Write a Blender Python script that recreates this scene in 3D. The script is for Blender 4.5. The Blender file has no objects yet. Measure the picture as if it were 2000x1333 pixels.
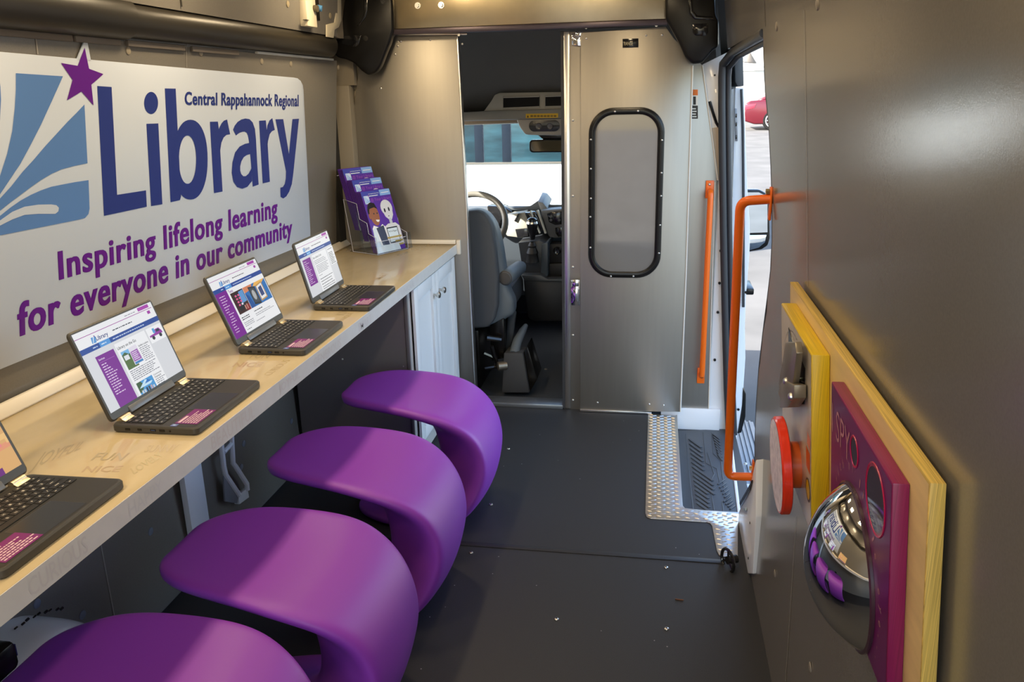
import bpy, bmesh, math, random
from mathutils import Vector, Matrix
random.seed(7)
SC = bpy.context.scene
COL = SC.collection
V = Vector

# ------------------------------------------------------------------ camera
F, YAW, PIT, ROL, CAMH = 1592.76, 0.17499, 0.294977, -0.023384, 1.45
cy, sy, cp, sp = math.cos(YAW), math.sin(YAW), math.cos(PIT), math.sin(PIT)
FWD = V((-sy*cp, cy*cp, -sp)); RT0 = V((cy, sy, 0)); UP0 = RT0.cross(FWD)
RT = RT0*math.cos(ROL) + UP0*math.sin(ROL)
UP = UP0*math.cos(ROL) - RT0*math.sin(ROL)
EYE = V((0, 0, CAMH))
cd = bpy.data.cameras.new('camera'); cam = bpy.data.objects.new('camera', cd); COL.objects.link(cam)
cd.sensor_width = 36; cd.lens = F/2000*36; cd.clip_start = .02; cd.clip_end = 400
m = Matrix((RT, UP, -FWD)).transposed().to_4x4(); m.translation = EYE
cam.matrix_world = m
SC.camera = cam

# ------------------------------------------------------------------ world, sun, lamps, exposure
SC.view_settings.view_transform = 'Standard'; SC.view_settings.look = 'None'
SC.view_settings.exposure = 0.0; SC.view_settings.gamma = 1; SC.view_settings.use_curve_mapping = False
W = bpy.data.worlds.new('sky'); SC.world = W; W.use_nodes = True
nt = W.node_tree; bg = nt.nodes['Background']
st = nt.nodes.new('ShaderNodeTexSky'); st.sky_type = 'NISHITA'; st.sun_disc = False
st.sun_elevation = math.radians(32); st.sun_rotation = math.radians(245); st.air_density = 1.0; st.dust_density = 1.5
nt.links.new(st.outputs[0], bg.inputs[0]); bg.inputs[1].default_value = 0.95
sl = bpy.data.lights.new('sun', 'SUN'); sl.energy = 26; sl.angle = .009; sl.color = (1, .95, .86)
so = bpy.data.objects.new('sun', sl); COL.objects.link(so)
so.rotation_euler = V((.68, .45, -.50)).to_track_quat('-Z', 'Y').to_euler()
def lamp(name, x, y, z, sx, sy_, e, c, rot=(0, 0, 0)):
    l = bpy.data.lights.new(name, 'AREA'); l.shape = 'RECTANGLE'; l.size = sx; l.size_y = sy_; l.energy = e; l.color = c
    o = bpy.data.objects.new(name, l); COL.objects.link(o); o.location = (x, y, z); o.rotation_euler = rot
WARM = (1, .77, .47)
for yy in (-.4, .5, 1.35, 2.15, 2.95):          # two rows of ceiling lights
    lamp('ceiling_lamp', -1.03, yy, 1.93, .10, .20, 5.0, WARM)
    lamp('ceiling_lamp', -.14, yy, 1.93, .10, .22, 2.6, WARM)

# ------------------------------------------------------------------ helpers: a photo pixel seen on a known plane
def ray(px, py):
    return RT*((px-1000)/F) - UP*((py-666.5)/F) + FWD
def on(p0, n, px, py):
    d = ray(px, py); n = V(n)
    return EYE + d*((V(p0)-EYE).dot(n)/d.dot(n))
def PX(x, px, py): return on((x, 0, 0), (1, 0, 0), px, py)
def PY(y, px, py): return on((0, y, 0), (0, 1, 0), px, py)
def PZ(z, px, py): return on((0, 0, z), (0, 0, 1), px, py)

# ------------------------------------------------------------------ materials
MAT = {}
def mat(name, base=(.5, .5, .5), rough=.5, metal=0, emit=None, es=1, noise=0, nscale=40, bump=0, bscale=200, spec=.5,
        alpha=None, stretch=None, coat=0, trans=0):
    m = bpy.data.materials.new(name); m.use_nodes = True; MAT[name] = m
    t = m.node_tree; b = t.nodes['Principled BSDF']
    b.inputs['Base Color'].default_value = (*base, 1); b.inputs['Roughness'].default_value = rough
    b.inputs['Metallic'].default_value = metal; b.inputs['Specular IOR Level'].default_value = spec
    b.inputs['Coat Weight'].default_value = coat
    tc = t.nodes.new('ShaderNodeTexCoord'); vec = tc.outputs['Object']
    if stretch:
        mp = t.nodes.new('ShaderNodeMapping'); mp.inputs['Scale'].default_value = stretch
        t.links.new(vec, mp.inputs[0]); vec = mp.outputs[0]
    if noise:
        n = t.nodes.new('ShaderNodeTexNoise'); n.inputs['Scale'].default_value = nscale; n.inputs['Detail'].default_value = 4
        t.links.new(vec, n.inputs['Vector'])
        r = t.nodes.new('ShaderNodeValToRGB')
        r.color_ramp.elements[0].color = (*[c*(1-noise) for c in base], 1); r.color_ramp.elements[0].position = .3
        r.color_ramp.elements[1].color = (*[min(1, c*(1+noise)) for c in base], 1); r.color_ramp.elements[1].position = .7
        t.links.new(n.outputs[0], r.inputs[0]); t.links.new(r.outputs[0], b.inputs['Base Color'])
    if bump:
        n = t.nodes.new('ShaderNodeTexNoise'); n.inputs['Scale'].default_value = bscale; n.inputs['Detail'].default_value = 3
        t.links.new(vec, n.inputs['Vector'])
        bp = t.nodes.new('ShaderNodeBump'); bp.inputs['Strength'].default_value = bump; bp.inputs['Distance'].default_value = .001
        t.links.new(n.outputs[0], bp.inputs['Height']); t.links.new(bp.outputs[0], b.inputs['Normal'])
    if emit:
        b.inputs['Emission Color'].default_value = (*emit, 1); b.inputs['Emission Strength'].default_value = es
    if trans:                       # clear sheet: mostly straight-through with a reflection
        mix = t.nodes.new('ShaderNodeMixShader'); tr = t.nodes.new('ShaderNodeBsdfTransparent'); tr.inputs[0].default_value = (*base, 1)
        gl = t.nodes.new('ShaderNodeBsdfGlossy'); gl.inputs['Roughness'].default_value = rough
        fr = t.nodes.new('ShaderNodeLayerWeight'); fr.inputs[0].default_value = .5
        pw = t.nodes.new('ShaderNodeMath'); pw.operation = 'POWER'; pw.inputs[1].default_value = 4
        t.links.new(fr.outputs['Facing'], pw.inputs[0])
        ma = t.nodes.new('ShaderNodeMath'); ma.operation = 'MULTIPLY_ADD'; ma.inputs[1].default_value = .7; ma.inputs[2].default_value = .05; t.links.new(pw.outputs[0], ma.inputs[0])
        t.links.new(ma.outputs[0], mix.inputs[0]); t.links.new(tr.outputs[0], mix.inputs[1]); t.links.new(gl.outputs[0], mix.inputs[2])
        t.links.new(mix.outputs[0], t.nodes['Material Output'].inputs[0])
    return m
def lin(r, g, b):
    f = lambda c: ((c/255+.055)/1.055)**2.4 if c > 10 else c/255/12.92
    return (f(r), f(g), f(b))
_pc = {}
def paint(r, g, b, rough=.5, k='paint'):
    key = (r, g, b, rough, k)
    if key not in _pc: _pc[key] = mat('%s_%d_%d_%d' % (k, r, g, b), lin(r, g, b), rough)
    return _pc[key]
def screen(r, g, b):
    key = (r, g, b, 'scr')
    if key not in _pc: _pc[key] = mat('screen_%d_%d_%d' % (r, g, b), (0, 0, 0), .3, emit=lin(r, g, b), es=.92, spec=.2)
    return _pc[key]

WALL = mat('grey_laminate', (.172, .160, .142), .22, noise=.05, nscale=300, bump=.12, bscale=350, spec=.5)
WALLR = mat('satin_laminate', (.150, .139, .124), .185, noise=.05, nscale=300, bump=.08, bscale=350, spec=.75)
STEEL = mat('brushed_steel', (.42, .39, .34), .48, metal=1, noise=.02, nscale=60, stretch=(1, 1, .06), bump=.05, bscale=500)
STEEL2 = mat('brushed_steel_header', (.58, .48, .31), .30, metal=1, noise=.10, nscale=9, bump=.05, bscale=300)  # golden lamp reflection is put into this copy of the steel
ALU = mat('aluminium', (.75, .74, .72), .28, metal=1)
CHROME = mat('chrome', (.86, .86, .86), .03, metal=1)
BOLT = mat('bolt_zinc', (.7, .68, .64), .3, metal=1)
RUBBER = mat('rubber_floor', (.022, .023, .026), .55, noise=.25, nscale=500, bump=.25, bscale=600)
MOULDB = mat('moulding_black', (.007, .0065, .006), .30, bump=.1, bscale=500, spec=.28)
def specks(m, scale, thr, col):
    t = m.node_tree; b = t.nodes['Principled BSDF']; v = t.nodes.new('ShaderNodeTexVoronoi'); v.inputs['Scale'].default_value = scale
    tc = t.nodes.new('ShaderNodeTexCoord'); t.links.new(tc.outputs['Object'], v.inputs['Vector'])
    lt = t.nodes.new('ShaderNodeMath'); lt.operation = 'LESS_THAN'; lt.inputs[1].default_value = thr; t.links.new(v.outputs['Distance'], lt.inputs[0])
    wn = t.nodes.new('ShaderNodeSeparateColor'); t.links.new(v.outputs['Color'], wn.inputs[0])
    g = t.nodes.new('ShaderNodeMath'); g.operation = 'GREATER_THAN'; g.inputs[1].default_value = .86; t.links.new(wn.outputs[0], g.inputs[0])
    mu = t.nodes.new('ShaderNodeMath'); mu.operation = 'MULTIPLY'; t.links.new(lt.outputs[0], mu.inputs[0]); t.links.new(g.outputs[0], mu.inputs[1])
    mx = t.nodes.new('ShaderNodeMix'); mx.data_type = 'RGBA'; src = b.inputs['Base Color'].links[0].from_socket
    t.links.new(mu.outputs[0], mx.inputs['Factor']); t.links.new(src, mx.inputs['A']); mx.inputs['B'].default_value = (*col, 1); t.links.new(mx.outputs['Result'], b.inputs['Base Color'])
specks(RUBBER, 28, .055, (.30, .30, .30))
BLACK = mat('black_plastic', (.007, .0065, .006), .25, bump=.1, bscale=500, spec=.35)
BLACKG = mat('black_gloss', (.01, .01, .011), .12)
SEAL = mat('rubber_seal', (.028, .030, .036), .42)
WHITEP = mat('white_van_paint', (.80, .81, .83), .22, coat=.3)
WHITEC = mat('white_cabinet', (.80, .82, .84), .38)
PURPLE = mat('purple_plastic', (.275, .048, .47), .43, bump=.06, bscale=900, spec=.45)
ORANGE = mat('orange_powder', (.86, .145, .005), .30)
PLY = mat('plywood_edge', (.66, .45, .105), .40, noise=.35, nscale=18, stretch=(60, .4, .4))
PLYF = mat('plywood_face', (.72, .52, .22), .38, noise=.10, nscale=6, stretch=(1, 1, 6))
YELE = mat('yellow_edge', (.70, .475, .008), .38, noise=.28, nscale=14, stretch=(90, .4, .4))
MAGE = mat('magenta_edge', (.23, .010, .080), .34, noise=.25, nscale=14, stretch=(90, .4, .4))
MAGF = mat('magenta_face', (.125, .008, .095), .28)
DARKCAB = mat('cab_plastic_dark', (.035, .038, .045), .5, bump=.2, bscale=300)
GREYCAB = mat('cab_plastic_grey', (.16, .165, .17), .5)
SEATF = mat('seat_fabric', (.075, .080, .090), .8, bump=.4, bscale=600)
SEATL = mat('seat_vinyl', (.14, .17, .20), .5)
HEADL = mat('headliner', (.15, .145, .135), .9, bump=.4, bscale=400)
CONSOLE = mat('overhead_grey', (.50, .46, .38), .6)
GLASS = mat('clear_glass', (.93, .97, .96), .02, trans=1)
ACRYL = mat('clear_acrylic', (.95, .96, .97), .03, trans=1)
SIGNW = mat('sign_white', (.58, .655, .79), .34, spec=.3)
SIGNB = mat('sign_blue', (.105, .235, .56), .4, spec=.2); SIGND = mat('sign_navy', (.022, .040, .24), .4, spec=.2); SIGNP = mat('sign_purple', (.125, .009, .28), .4, spec=.2)
LAPG = mat('laptop_grey', (.060, .056, .048), .42, bump=.08, bscale=900)
LAPD = mat('laptop_deck', (.030, .028, .025), .5, bump=.15, bscale=900)
KEY = mat('laptop_key', (.014, .014, .014), .5); KEYW = mat('key_legend', (.62, .60, .54), .5)
HINGE = mat('hinge_steel', (.85, .72, .50), .38, metal=1)  # yellow of the reflected counter is put into the steel colour
COUNT = mat('counter_laminate', (.62, .50, .30), .09, noise=.07, nscale=16, stretch=(1, .35, 1))
COUNTE = mat('counter_edge', (.74, .72, .69), .28, noise=.03, nscale=30)
MOULD = mat('cream_moulding', (.78, .72, .62), .3)

# ------------------------------------------------------------------ mesh building
class MB:
    def __init__(s): s.bm = bmesh.new(); s.k = 0
    def poly(s, pts, k=None):
        f = s.bm.faces.new([s.bm.verts.new(V(p)) for p in pts]); f.material_index = s.k if k is None else k; return f
    def raw(s, vs, fs, k=None):
        bv = [s.bm.verts.new(V(p)) for p in vs]
        for f in fs:
            try: q = s.bm.faces.new([bv[i] for i in f]); q.material_index = s.k if k is None else k
            except ValueError: pass
    def merge(s, t, k=None):
        vs = [v.co.copy() for v in t.verts]; t.verts.index_update()
        s.raw(vs, [[v.index for v in f.verts] for f in t.faces], k); t.free()
    def box(s, a, b, bev=0, M=None, seg=2, k=None):
        t = bmesh.new(); bmesh.ops.create_cube(t, size=1)
        a, b = V(a), V(b)
        for v in t.verts:
            v.co = V([(a[i]+b[i])/2 + v.co[i]*(b[i]-a[i]) for i in range(3)])
        if bev: bmesh.ops.bevel(t, geom=t.edges[:], offset=bev, segments=seg, affect='EDGES', profile=.5, clamp_overlap=True)
        if M: bmesh.ops.transform(t, matrix=M, verts=t.verts)
        bmesh.ops.recalc_face_normals(t, faces=t.faces); s.merge(t, k)
    def prism(s, pts, vec, bev=0, k=None, seg=2):
        t = bmesh.new(); vec = V(vec)
        a = [t.verts.new(V(p)) for p in pts]; b = [t.verts.new(V(p)+vec) for p in pts]; n = len(pts)
        t.faces.new(a); t.faces.new(b[::-1])
        for i in range(n): t.faces.new((a[i], b[i], b[(i+1) % n], a[(i+1) % n]))
        bmesh.ops.recalc_face_normals(t, faces=t.faces)
        if bev: bmesh.ops.bevel(t, geom=t.edges[:], offset=bev, segments=seg, affect='EDGES', profile=.5, clamp_overlap=True)
        s.merge(t, k)
    def cyl(s, p0, p1, r0, r1=None, seg=20, k=None):
        r1 = r0 if r1 is None else r1; p0, p1 = V(p0), V(p1); d = (p1-p0).normalized()
        q = d.orthogonal().normalized(); w = d.cross(q); vs = []
        for p, r in ((p0, r0), (p1, r1)):
            vs += [p + (q*math.cos(2*math.pi*i/seg) + w*math.sin(2*math.pi*i/seg))*r for i in range(seg)]
        s.raw(vs, [(i, (i+1) % seg, seg+(i+1) % seg, seg+i) for i in range(seg)] + [tuple(range(seg))[::-1], tuple(range(seg, 2*seg))], k)
    def tube(s, pts, r, seg=12, k=None, closed=False, flat=None):
        pts = [V(p) for p in pts]; n = len(pts); rings = []; q = None
        for i, p in enumerate(pts):
            if closed: d = (pts[(i+1) % n]-pts[i-1]).normalized()
            else: d = (pts[min(i+1, n-1)]-pts[max(i-1, 0)]).normalized()
            q = (d.orthogonal() if q is None else q - d*q.dot(d)).normalized(); w = d.cross(q)
            rr = r[i] if isinstance(r, (list, tuple)) else r
            rings.append([p + (q*math.cos(2*math.pi*j/seg) + w*math.sin(2*math.pi*j/seg))*rr for j in range(seg)])
        vs = [v for rg in rings for v in rg]; fs = []
        for i in range(n if closed else n-1):
            a, b = i*seg, ((i+1) % n)*seg
            fs += [(a+j, a+(j+1) % seg, b+(j+1) % seg, b+j) for j in range(seg)]
        if not closed: fs += [tuple(range(seg))[::-1], tuple(range((n-1)*seg, n*seg))]
        s.raw(vs, fs, k)
    def grid(s, rows, k=None, closed=False):
        n = len(rows[0]); vs = [p for r in rows for p in r]; fs = []
        for i in range(len(rows)-1):
            for j in range(n if closed else n-1):
                fs.append((i*n+j, i*n+(j+1) % n, (i+1)*n+(j+1) % n, (i+1)*n+j))
        s.raw(vs, fs, k)
    def lathe(s, prof, o, ax, seg=32, k=None):
        ax = V(ax).normalized(); q = ax.orthogonal().normalized(); w = ax.cross(q); o = V(o)
        s.grid([[o+ax*h+(q*math.cos(2*math.pi*i/seg)+w*math.sin(2*math.pi*i/seg))*max(r, 1e-5) for i in range(seg)] for r, h in prof], k, True)
    def build(s, name, mats, parent=None, smooth=True, mods=()):
        me = bpy.data.meshes.new(name); bmesh.ops.recalc_face_normals(s.bm, faces=s.bm.faces) if smooth != 'flat' else None
        s.bm.to_mesh(me); s.bm.free()
        for x in (mats if isinstance(mats, (list, tuple)) else [mats]): me.materials.append(x)
        o = bpy.data.objects.new(name, me); COL.objects.link(o)
        if parent:
            mw = WORLD(parent); o.parent = parent; me.transform(mw.inverted())
        if smooth is True:
            me.shade_smooth(); me.set_sharp_from_angle(angle=math.radians(38))
        elif smooth == 'all': me.shade_smooth()
        for md in mods:
            if md[0] == 'SUB': x = o.modifiers.new('sub', 'SUBSURF'); x.levels = x.render_levels = md[1]
        return o
def WORLD(o):
    mw = o.matrix_basis.copy()
    while o.parent: o = o.parent; mw = o.matrix_basis @ mw
    return mw
def tag(o, label=None, cat=None, group=None, kind=None):
    if label: o['label'] = label
    if cat: o['category'] = cat
    if group: o['group'] = group
    if kind: o['kind'] = kind
    return o
def thing(name, label, cat, loc=(0, 0, 0), group=None, rot=0):
    o = bpy.data.objects.new(name, None); COL.objects.link(o); o.location = loc; o.rotation_euler = (0, 0, rot)
    o.empty_display_size = .05
    return tag(o, label, cat, group)
def struct(o, label=None): o['kind'] = 'structure'; (label and tag(o, label)); return o
def copy_tree(o, parent=None):
    c = o.copy(); COL.objects.link(c)
    if parent: c.parent = parent
    for ch in list(o.children): copy_tree(ch, c)
    return c

_tx = {}; _raw = {}
def text_geo(s, bold=0.0, res=3, shear=0.0):
    key = (s, bold, res, shear)
    if key in _tx: return _tx[key]
    cu = bpy.data.curves.new('t', 'FONT'); cu.body = s; cu.offset = bold; cu.resolution_u = res; cu.shear = shear; cu.space_character = 1.0+max(0, bold)*4.5 if bold > .015 else 1.0; cu.fill_mode = 'FRONT'
    ob = bpy.data.objects.new('t', cu); COL.objects.link(ob)
    dg = bpy.context.evaluated_depsgraph_get(); me = bpy.data.meshes.new_from_object(ob.evaluated_get(dg))
    bpy.data.objects.remove(ob); bpy.data.curves.remove(cu)
    vs = [(v.co.x, v.co.y) for v in me.vertices]; fs = [tuple(p.vertices) for p in me.polygons]; bpy.data.meshes.remove(me)
    _raw[key] = (vs, fs)
    x0 = min(v[0] for v in vs); x1 = max(v[0] for v in vs); y0 = min(v[1] for v in vs); y1 = max(v[1] for v in vs)
    _tx[key] = ([((x-x0)/(x1-x0), (y-y0)/(y1-y0)) for x, y in vs], fs, (x1-x0)/(y1-y0)); return _tx[key]
def quad_map(bl, br, tr, tl):
    bl, br, tr, tl = map(V, (bl, br, tr, tl))
    return lambda u, v: (bl*(1-u)+br*u)*(1-v) + (tl*(1-u)+tr*u)*v
def text_to(mb, s, fn, k=0, bold=0.0, res=3, shear=0.0, box=None):
    vs, fs, _ = text_geo(s, bold, res, shear)
    if box: a, b, c, d = box; vs = [(a+(c-a)*u, b+(d-b)*v) for u, v in vs]
    mb.raw([fn(u, v) for u, v in vs], fs, k)
def disc(mb, c, n, r, h, seg=14, k=None, dome=True):
    n = V(n).normalized(); c = V(c)
    mb.lathe([(r, 0), (r*.92, h*.6), (r*.55, h), (0, h*1.05)] if dome else [(r, 0), (r, h), (0, h)], c, n, seg, k)

def line_words(s, bold=0.0, res=3):
    """each word of a line as (word, verts in 0..1 of the whole line, faces)"""
    def raw(t): text_geo(t, bold, res); return _raw[(t, bold, res, 0.0)]
    av, _ = raw(s); x0 = min(v[0] for v in av); x1 = max(v[0] for v in av); y0 = min(v[1] for v in av); y1 = max(v[1] for v in av)
    out = []; ws = s.split(' ')
    for i, w in enumerate(ws):
        pv, _ = raw(' '.join(ws[:i+1])); wv, wf = raw(w); dx = max(v[0] for v in pv)-max(v[0] for v in wv)
        out.append((w, [((v[0]+dx-x0)/(x1-x0), (v[1]-y0)/(y1-y0)) for v in wv], wf))
    return out

# ================================================================== THE SETTING
XRP = [(-.02, .329), (0, .330), (.3, .342), (.6, .352), (.8, .347), (1.03, .328), (1.2, .313), (1.4, .294), (1.6, .274), (1.8, .250), (1.98, .22)]
def XR(z):
    for (a, xa), (b, xb) in zip(XRP, XRP[1:]):
        if z <= b: return xa + (xb-xa)*(z-a)/(b-a)
    return XRP[-1][1]
def XL(z): return -1.075 - XR(z)
def on_wall(px, py, side):
    x = XR(1) if side > 0 else XL(1)
    for _ in range(8):
        p = PX(x, px, py); x = XR(p.z) if side > 0 else XL(p.z)
    return PX(x, px, py)
ZS = [0, .15, .3, .45, .6, .7, .8, .9, 1.03, 1.12, 1.2, 1.3, 1.4, 1.5, 1.6]
REAR = -1.0
# floor
b = MB(); b.box((-1.45, REAR, -.03), (-.001+.003, 3.66, 0)); b.box((.002, REAR, -.03), (.34, 2.66, 0))
fl = struct(b.build('floor', RUBBER), 'dark grey speckled rubber floor of the van')
# floor seam strip
A, B = PZ(0, 880, 1061), PZ(0, 1412, 1103.5)
b = MB(); b.box((A.x-.35, A.y-.012, .0002), (B.x, A.y+.012, .0025), .001)
struct(b.build('trim_1', mat('seam_strip', (.018, .018, .02), .5)), 'dark joint strip crossing the rubber floor')
# left wall
b = MB(); YA, YB = REAR, 3.50
for z0, z1 in zip(ZS, ZS[1:]):
    b.prism([(XL(z0), YA, z0), (XL(z1), YA, z1), (XL(z1)-.02, YA, z1), (XL(z0)-.02, YA, z0)], (0, YB-YA, 0))
lw = struct(b.build('wall_left', WALL), 'grey laminate wall on the left behind the sign and the counter')
def xl2(z): return XL(1.69)+.030+.10*(z-1.69)
b = MB(); b.prism([(xl2(1.69), YA, 1.69), (xl2(1.99), YA, 1.99), (xl2(1.99)-.03, YA, 1.99), (xl2(1.69)-.03, YA, 1.69)], (0, 3.42-YA, 0))
struct(b.build('wall_left', WALL), 'upper grey laminate panel on the left, over the black rail')
# seams in the wall as thin recessed strips
def seam(px0, py0, px1, py1, side, name, w=.0022, col=None):
    p, q = on_wall(px0, py0, side), on_wall(px1, py1, side); e = V((-.0012*side, 0, 0)); b = MB()
    y = (p.y+q.y)/2; n = 8; rows = []
    for i in range(n+1):
        z = p.z+(q.z-p.z)*i/n; yy = p.y+(q.y-p.y)*i/n; x = (XR(z) if side > 0 else XL(z))
        rows.append([V((x, yy-w, z))+e, V((x, yy+w, z))+e])
    b.grid(rows); return struct(b.build(name, col or paint(150, 145, 138)))
seam(73, 106, 66, 42, -1, 'trim_2'); seam(223, 1205, 196, 1062, -1, 'trim_3'); seam(363, 70, 364, 132, -1, 'trim_4', .0016)
seam(1571.5, 20, 1578, 560, 1, 'trim_5', .0018); seam(1556, 1010, 1535, 1333, 1, 'trim_6', .0018)
# fastener caps of the left wall
for px, py in ((250, 99), (392, 103), (511, 120), (568, 125), (661, 132), (72, 1180), (161, 1202), (294, 1039), (471, 913), (569, 823), (476, 867)):
    p = on_wall(px, py, -1); c = MB(); disc(c, p, (1, 0, -.08), .0105 if py < 500 else .0125, .003)
    c.build('fastener_cap', paint(150, 140, 122) if py < 500 else paint(112, 118, 132), lw)
# right wall: panel with the shaped front edge
EDGE = [(1491, 90), (1495, 180), (1502, 250), (1506, 330), (1508, 400), (1508, 470), (1505, 530), (1499, 580), (1490, 650), (1482, 720), (1477, 790), (1474.5, 860), (1474, 905)]
epts = [on_wall(px, py, 1) for px, py in EDGE]; epts.sort(key=lambda p: p.z)
def yfront(z):
    if z <= epts[0].z: return 2.395
    for a, c in zip(epts, epts[1:]):
        if z <= c.z: return a.y+(c.y-a.y)*(z-a.z)/(c.z-a.z)
    return epts[-1].y
NZ = [i*.05 for i in range(33)]
b = MB(); rin = []; rout = []
for z in NZ:
    ys = [REAR, 0, .8, 1.4, 1.9, yfront(z)]
    rin.append([V((XR(z), y, z)) for y in ys]); rout.append([V((XR(z)+.012, y, z)) for y in ys])
b.grid(rin); b.grid(rout)
b.grid([[r[-1], q[-1]] for r, q in zip(rin, rout)]); b.grid([[r[0], q[0]] for r, q in zip(rin, rout)])
rw = struct(b.build('wall_right', WALLR), 'grey satin laminate wall on the right carrying the activity boards')
b = MB()
for z0, z1 in zip([1.6, 1.7, 1.8, 1.9], [1.7, 1.8, 1.9, 1.98]):
    yb = PX(XR(1.65), 1487, 60).y
    b.prism([(XR(z0), REAR, z0), (XR(z1), REAR, z1), (XR(z1)+.012, REAR, z1), (XR(z0)+.012, REAR, z0)], (0, 3.55-REAR, 0))
struct(b.build('wall_right', WALLR), 'grey panel above the side door opening')
p = PX(XR(1.7), 1487, 40); b = MB(); b.grid([[V((XR(z)-.0015, p.y-.003, z)), V((XR(z)-.0015, p.y+.003, z))] for z in (1.6, 1.7, 1.8, 1.95)])
struct(b.build('trim_7', paint(40, 38, 34)))
b = MB(); b.tube([V((XR(q.z)+.004, q.y+.003, q.z)) for q in epts], .005, 8)
struct(b.build('trim_8', SEAL), 'dark edge strip of the right wall panel')
for px, py in ((1517, 52), (1597, 8), (1514, 1121), (1583, 1304)):
    q = on_wall(px, py, 1); c = MB(); disc(c, q, (-1, 0, -.08), .011, .003); c.build('fastener_cap', paint(128, 120, 108), rw)
# body skin outside the right wall and the outer side of the left wall, roof
b = MB(); b.box((.40, REAR, -.30), (.43, 2.30, 1.95)); b.box((.33, REAR, -.30), (.43, 2.28, -.03)); b.box((.31, 2.0, 1.66), (.42, 3.60, 1.97))
struct(b.build('wall_right', WHITEP), 'white outer body side of the van on the right')
b = MB(); b.box((-1.52, REAR, -.35), (-1.50, 3.70, 1.95)); struct(b.build('wall_left', WHITEP), 'white outer body side of the van on the left')
b = MB(); b.box((-1.52, REAR, 1.985), (.43, 4.75, 2.02)); struct(b.build('ceiling', mat('ceiling_panel', (.62, .58, .50), .5)), 'pale ceiling of the van')
b = MB(); b.box((-1.50, REAR-.04, -.30), (-.56, REAR-.01, 2.0)); struct(b.build('wall_back', mat('rear_doors', (.33, .32, .30), .4)), 'unseen left rear door behind the camera, added closed to cut the daylight')  # unseen door half, added to narrow the daylight entering from the rear
# pillar between left wall and partition
b = MB(); b.box((-1.52, 3.575, 0), (-1.332, 3.640, 1.50), .006); b.box((-1.52, 3.64, 0), (-1.28, 3.66, 1.98)); b.box((-1.52, 3.595, 1.5), (-1.312, 3.645, 1.98)); b.box((-1.52, 3.42, 1.69), (-1.325, 3.60, 1.98))
struct(b.build('trim_9', paint(128, 119, 104)), 'painted body pillar beside the partition')
b = MB(); b.box((-1.46, 3.50, 0), (-1.40, 3.575, 1.6)); struct(b.build('trim_10', paint(26, 25, 24)), 'dark backing in the shaded gap between wall and pillar')  # backing box; the shade of the gap is put into its colour

# black rail along the top of the left wall
def rail(y0, y1, s, name, lab):
    b = MB(); pr = []
    for i in range(13):
        a = math.pi*i/12; z = 1.651-.043*s*math.cos(a); x = XL(z)+.002+.040*s*math.sin(a)**.8
        pr.append(V((x, 0, z)))
    pr += [V((XL(1.69)-.004, 0, 1.69)), V((XL(1.61)-.004, 0, 1.61))]
    b.prism([q+V((0, y0, 0)) for q in pr], (0, y1-y0, 0))
    o = b.build(name, MAT.get('rail_black') or mat('rail_black', (.022, .019, .014), .36, spec=.4)); return o
r1 = rail(2.022, 3.40, 1, 'ceiling_rail', ''); tag(r1, 'long black cable rail along the top of the left wall, far section', 'rail')
r2 = rail(REAR, 2.02, 1.14, 'ceiling_rail', ''); tag(r2, 'thicker black cable rail section at top left, nearest the camera', 'rail')
c = MB(); A = PX(XL(1.61)+.006, 500, 95); B = PX(XL(1.61)+.006, 650, 113)
c.box((XL(1.60)+.001, A.y, 1.598), (XL(1.60)+.012, B.y, 1.606), .002); c.build('edge_strip', paint(205, 208, 205), r1)
for a0, a1 in ((REAR, 1.82), (1.83, 2.0), (2.03, 2.30), (2.34, 2.62)):
    c = MB(); c.box((XL(1.595)-.001, a0, 1.588), (XL(1.595)+.009, a1, 1.603), .002); c.build('edge_strip', paint(112, 104, 96), r2 if a1 < 2.02 else r1)

# ------------------------------------------------------------------ partition
YP = 3.624
def poly_y(mb, y, pts, th, k=0, bev=0): mb.prism([PY(y, *p) for p in pts], (0, th, 0), bev, k)
part = thing('partition', 'brushed stainless steel bulkhead with a doorway between the cargo area and the cab', 'partition', (-.6, YP, 0))
b = MB(); b.prism([(-1.352, YP, 0), (-.822, YP, 0), (-.846, YP, 1.70), (-1.30, YP, 1.70), (-1.30, YP, 1.56), (-1.335, YP, 1.40)], (0, .012, 0), .002)
lp = b.build('side_panel', STEEL, part)
b = MB(); b.prism([(-.828, YP-.004, .0), (-.820, YP-.004, .0), (-.843, YP-.004, 1.70), (-.851, YP-.004, 1.70)], (0, .035, 0), .002)
b.build('door_jamb', ALU, part)
for px, py in ((777, 62+20), (783, 81), (840, 78), (903, 86), (772, 106), (744, 173), (777, 90)):
    p = PY(YP, px, py); c = MB(); disc(c, p, (0, -1, 0), .005, .003, 10); c.build('rivet', BOLT, lp)
# right fixed part
b = MB(); b.prism([PY(YP, 1097, 62), PY(YP, 1135, 62), PY(YP, 1300, 60), PY(YP, 1372, 128), PY(YP, 1402, 352), PY(YP, 1384, 808), PY(YP, 1330, 806), PY(YP, 1101, 800)], (0, .012, 0), .0015)
rp = b.build('side_panel', STEEL, part)
b = MB(); b.tube([PY(YP-.001, 1372, 128), PY(YP-.001, 1402, 352)], .003, 8); b.tube([PY(YP-.001, 1396, 356), PY(YP-.001, 1384, 806)], .003, 8); b.build('edge_trim', paint(222, 214, 200, .3), rp)
b = MB(); poly_y(b, YP-.006, [(1095, 62), (1101, 62), (1106, 798), (1099, 797)], .05); b.build('door_jamb', mat('dark_edge', (.035, .035, .037), .5), part)
b = MB(); poly_y(b, YP-.008, [(1101, 62), (1112, 62), (1114, 798), (1104, 797)], .009, 0, .0015); b.build('door_jamb', ALU, part)
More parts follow.
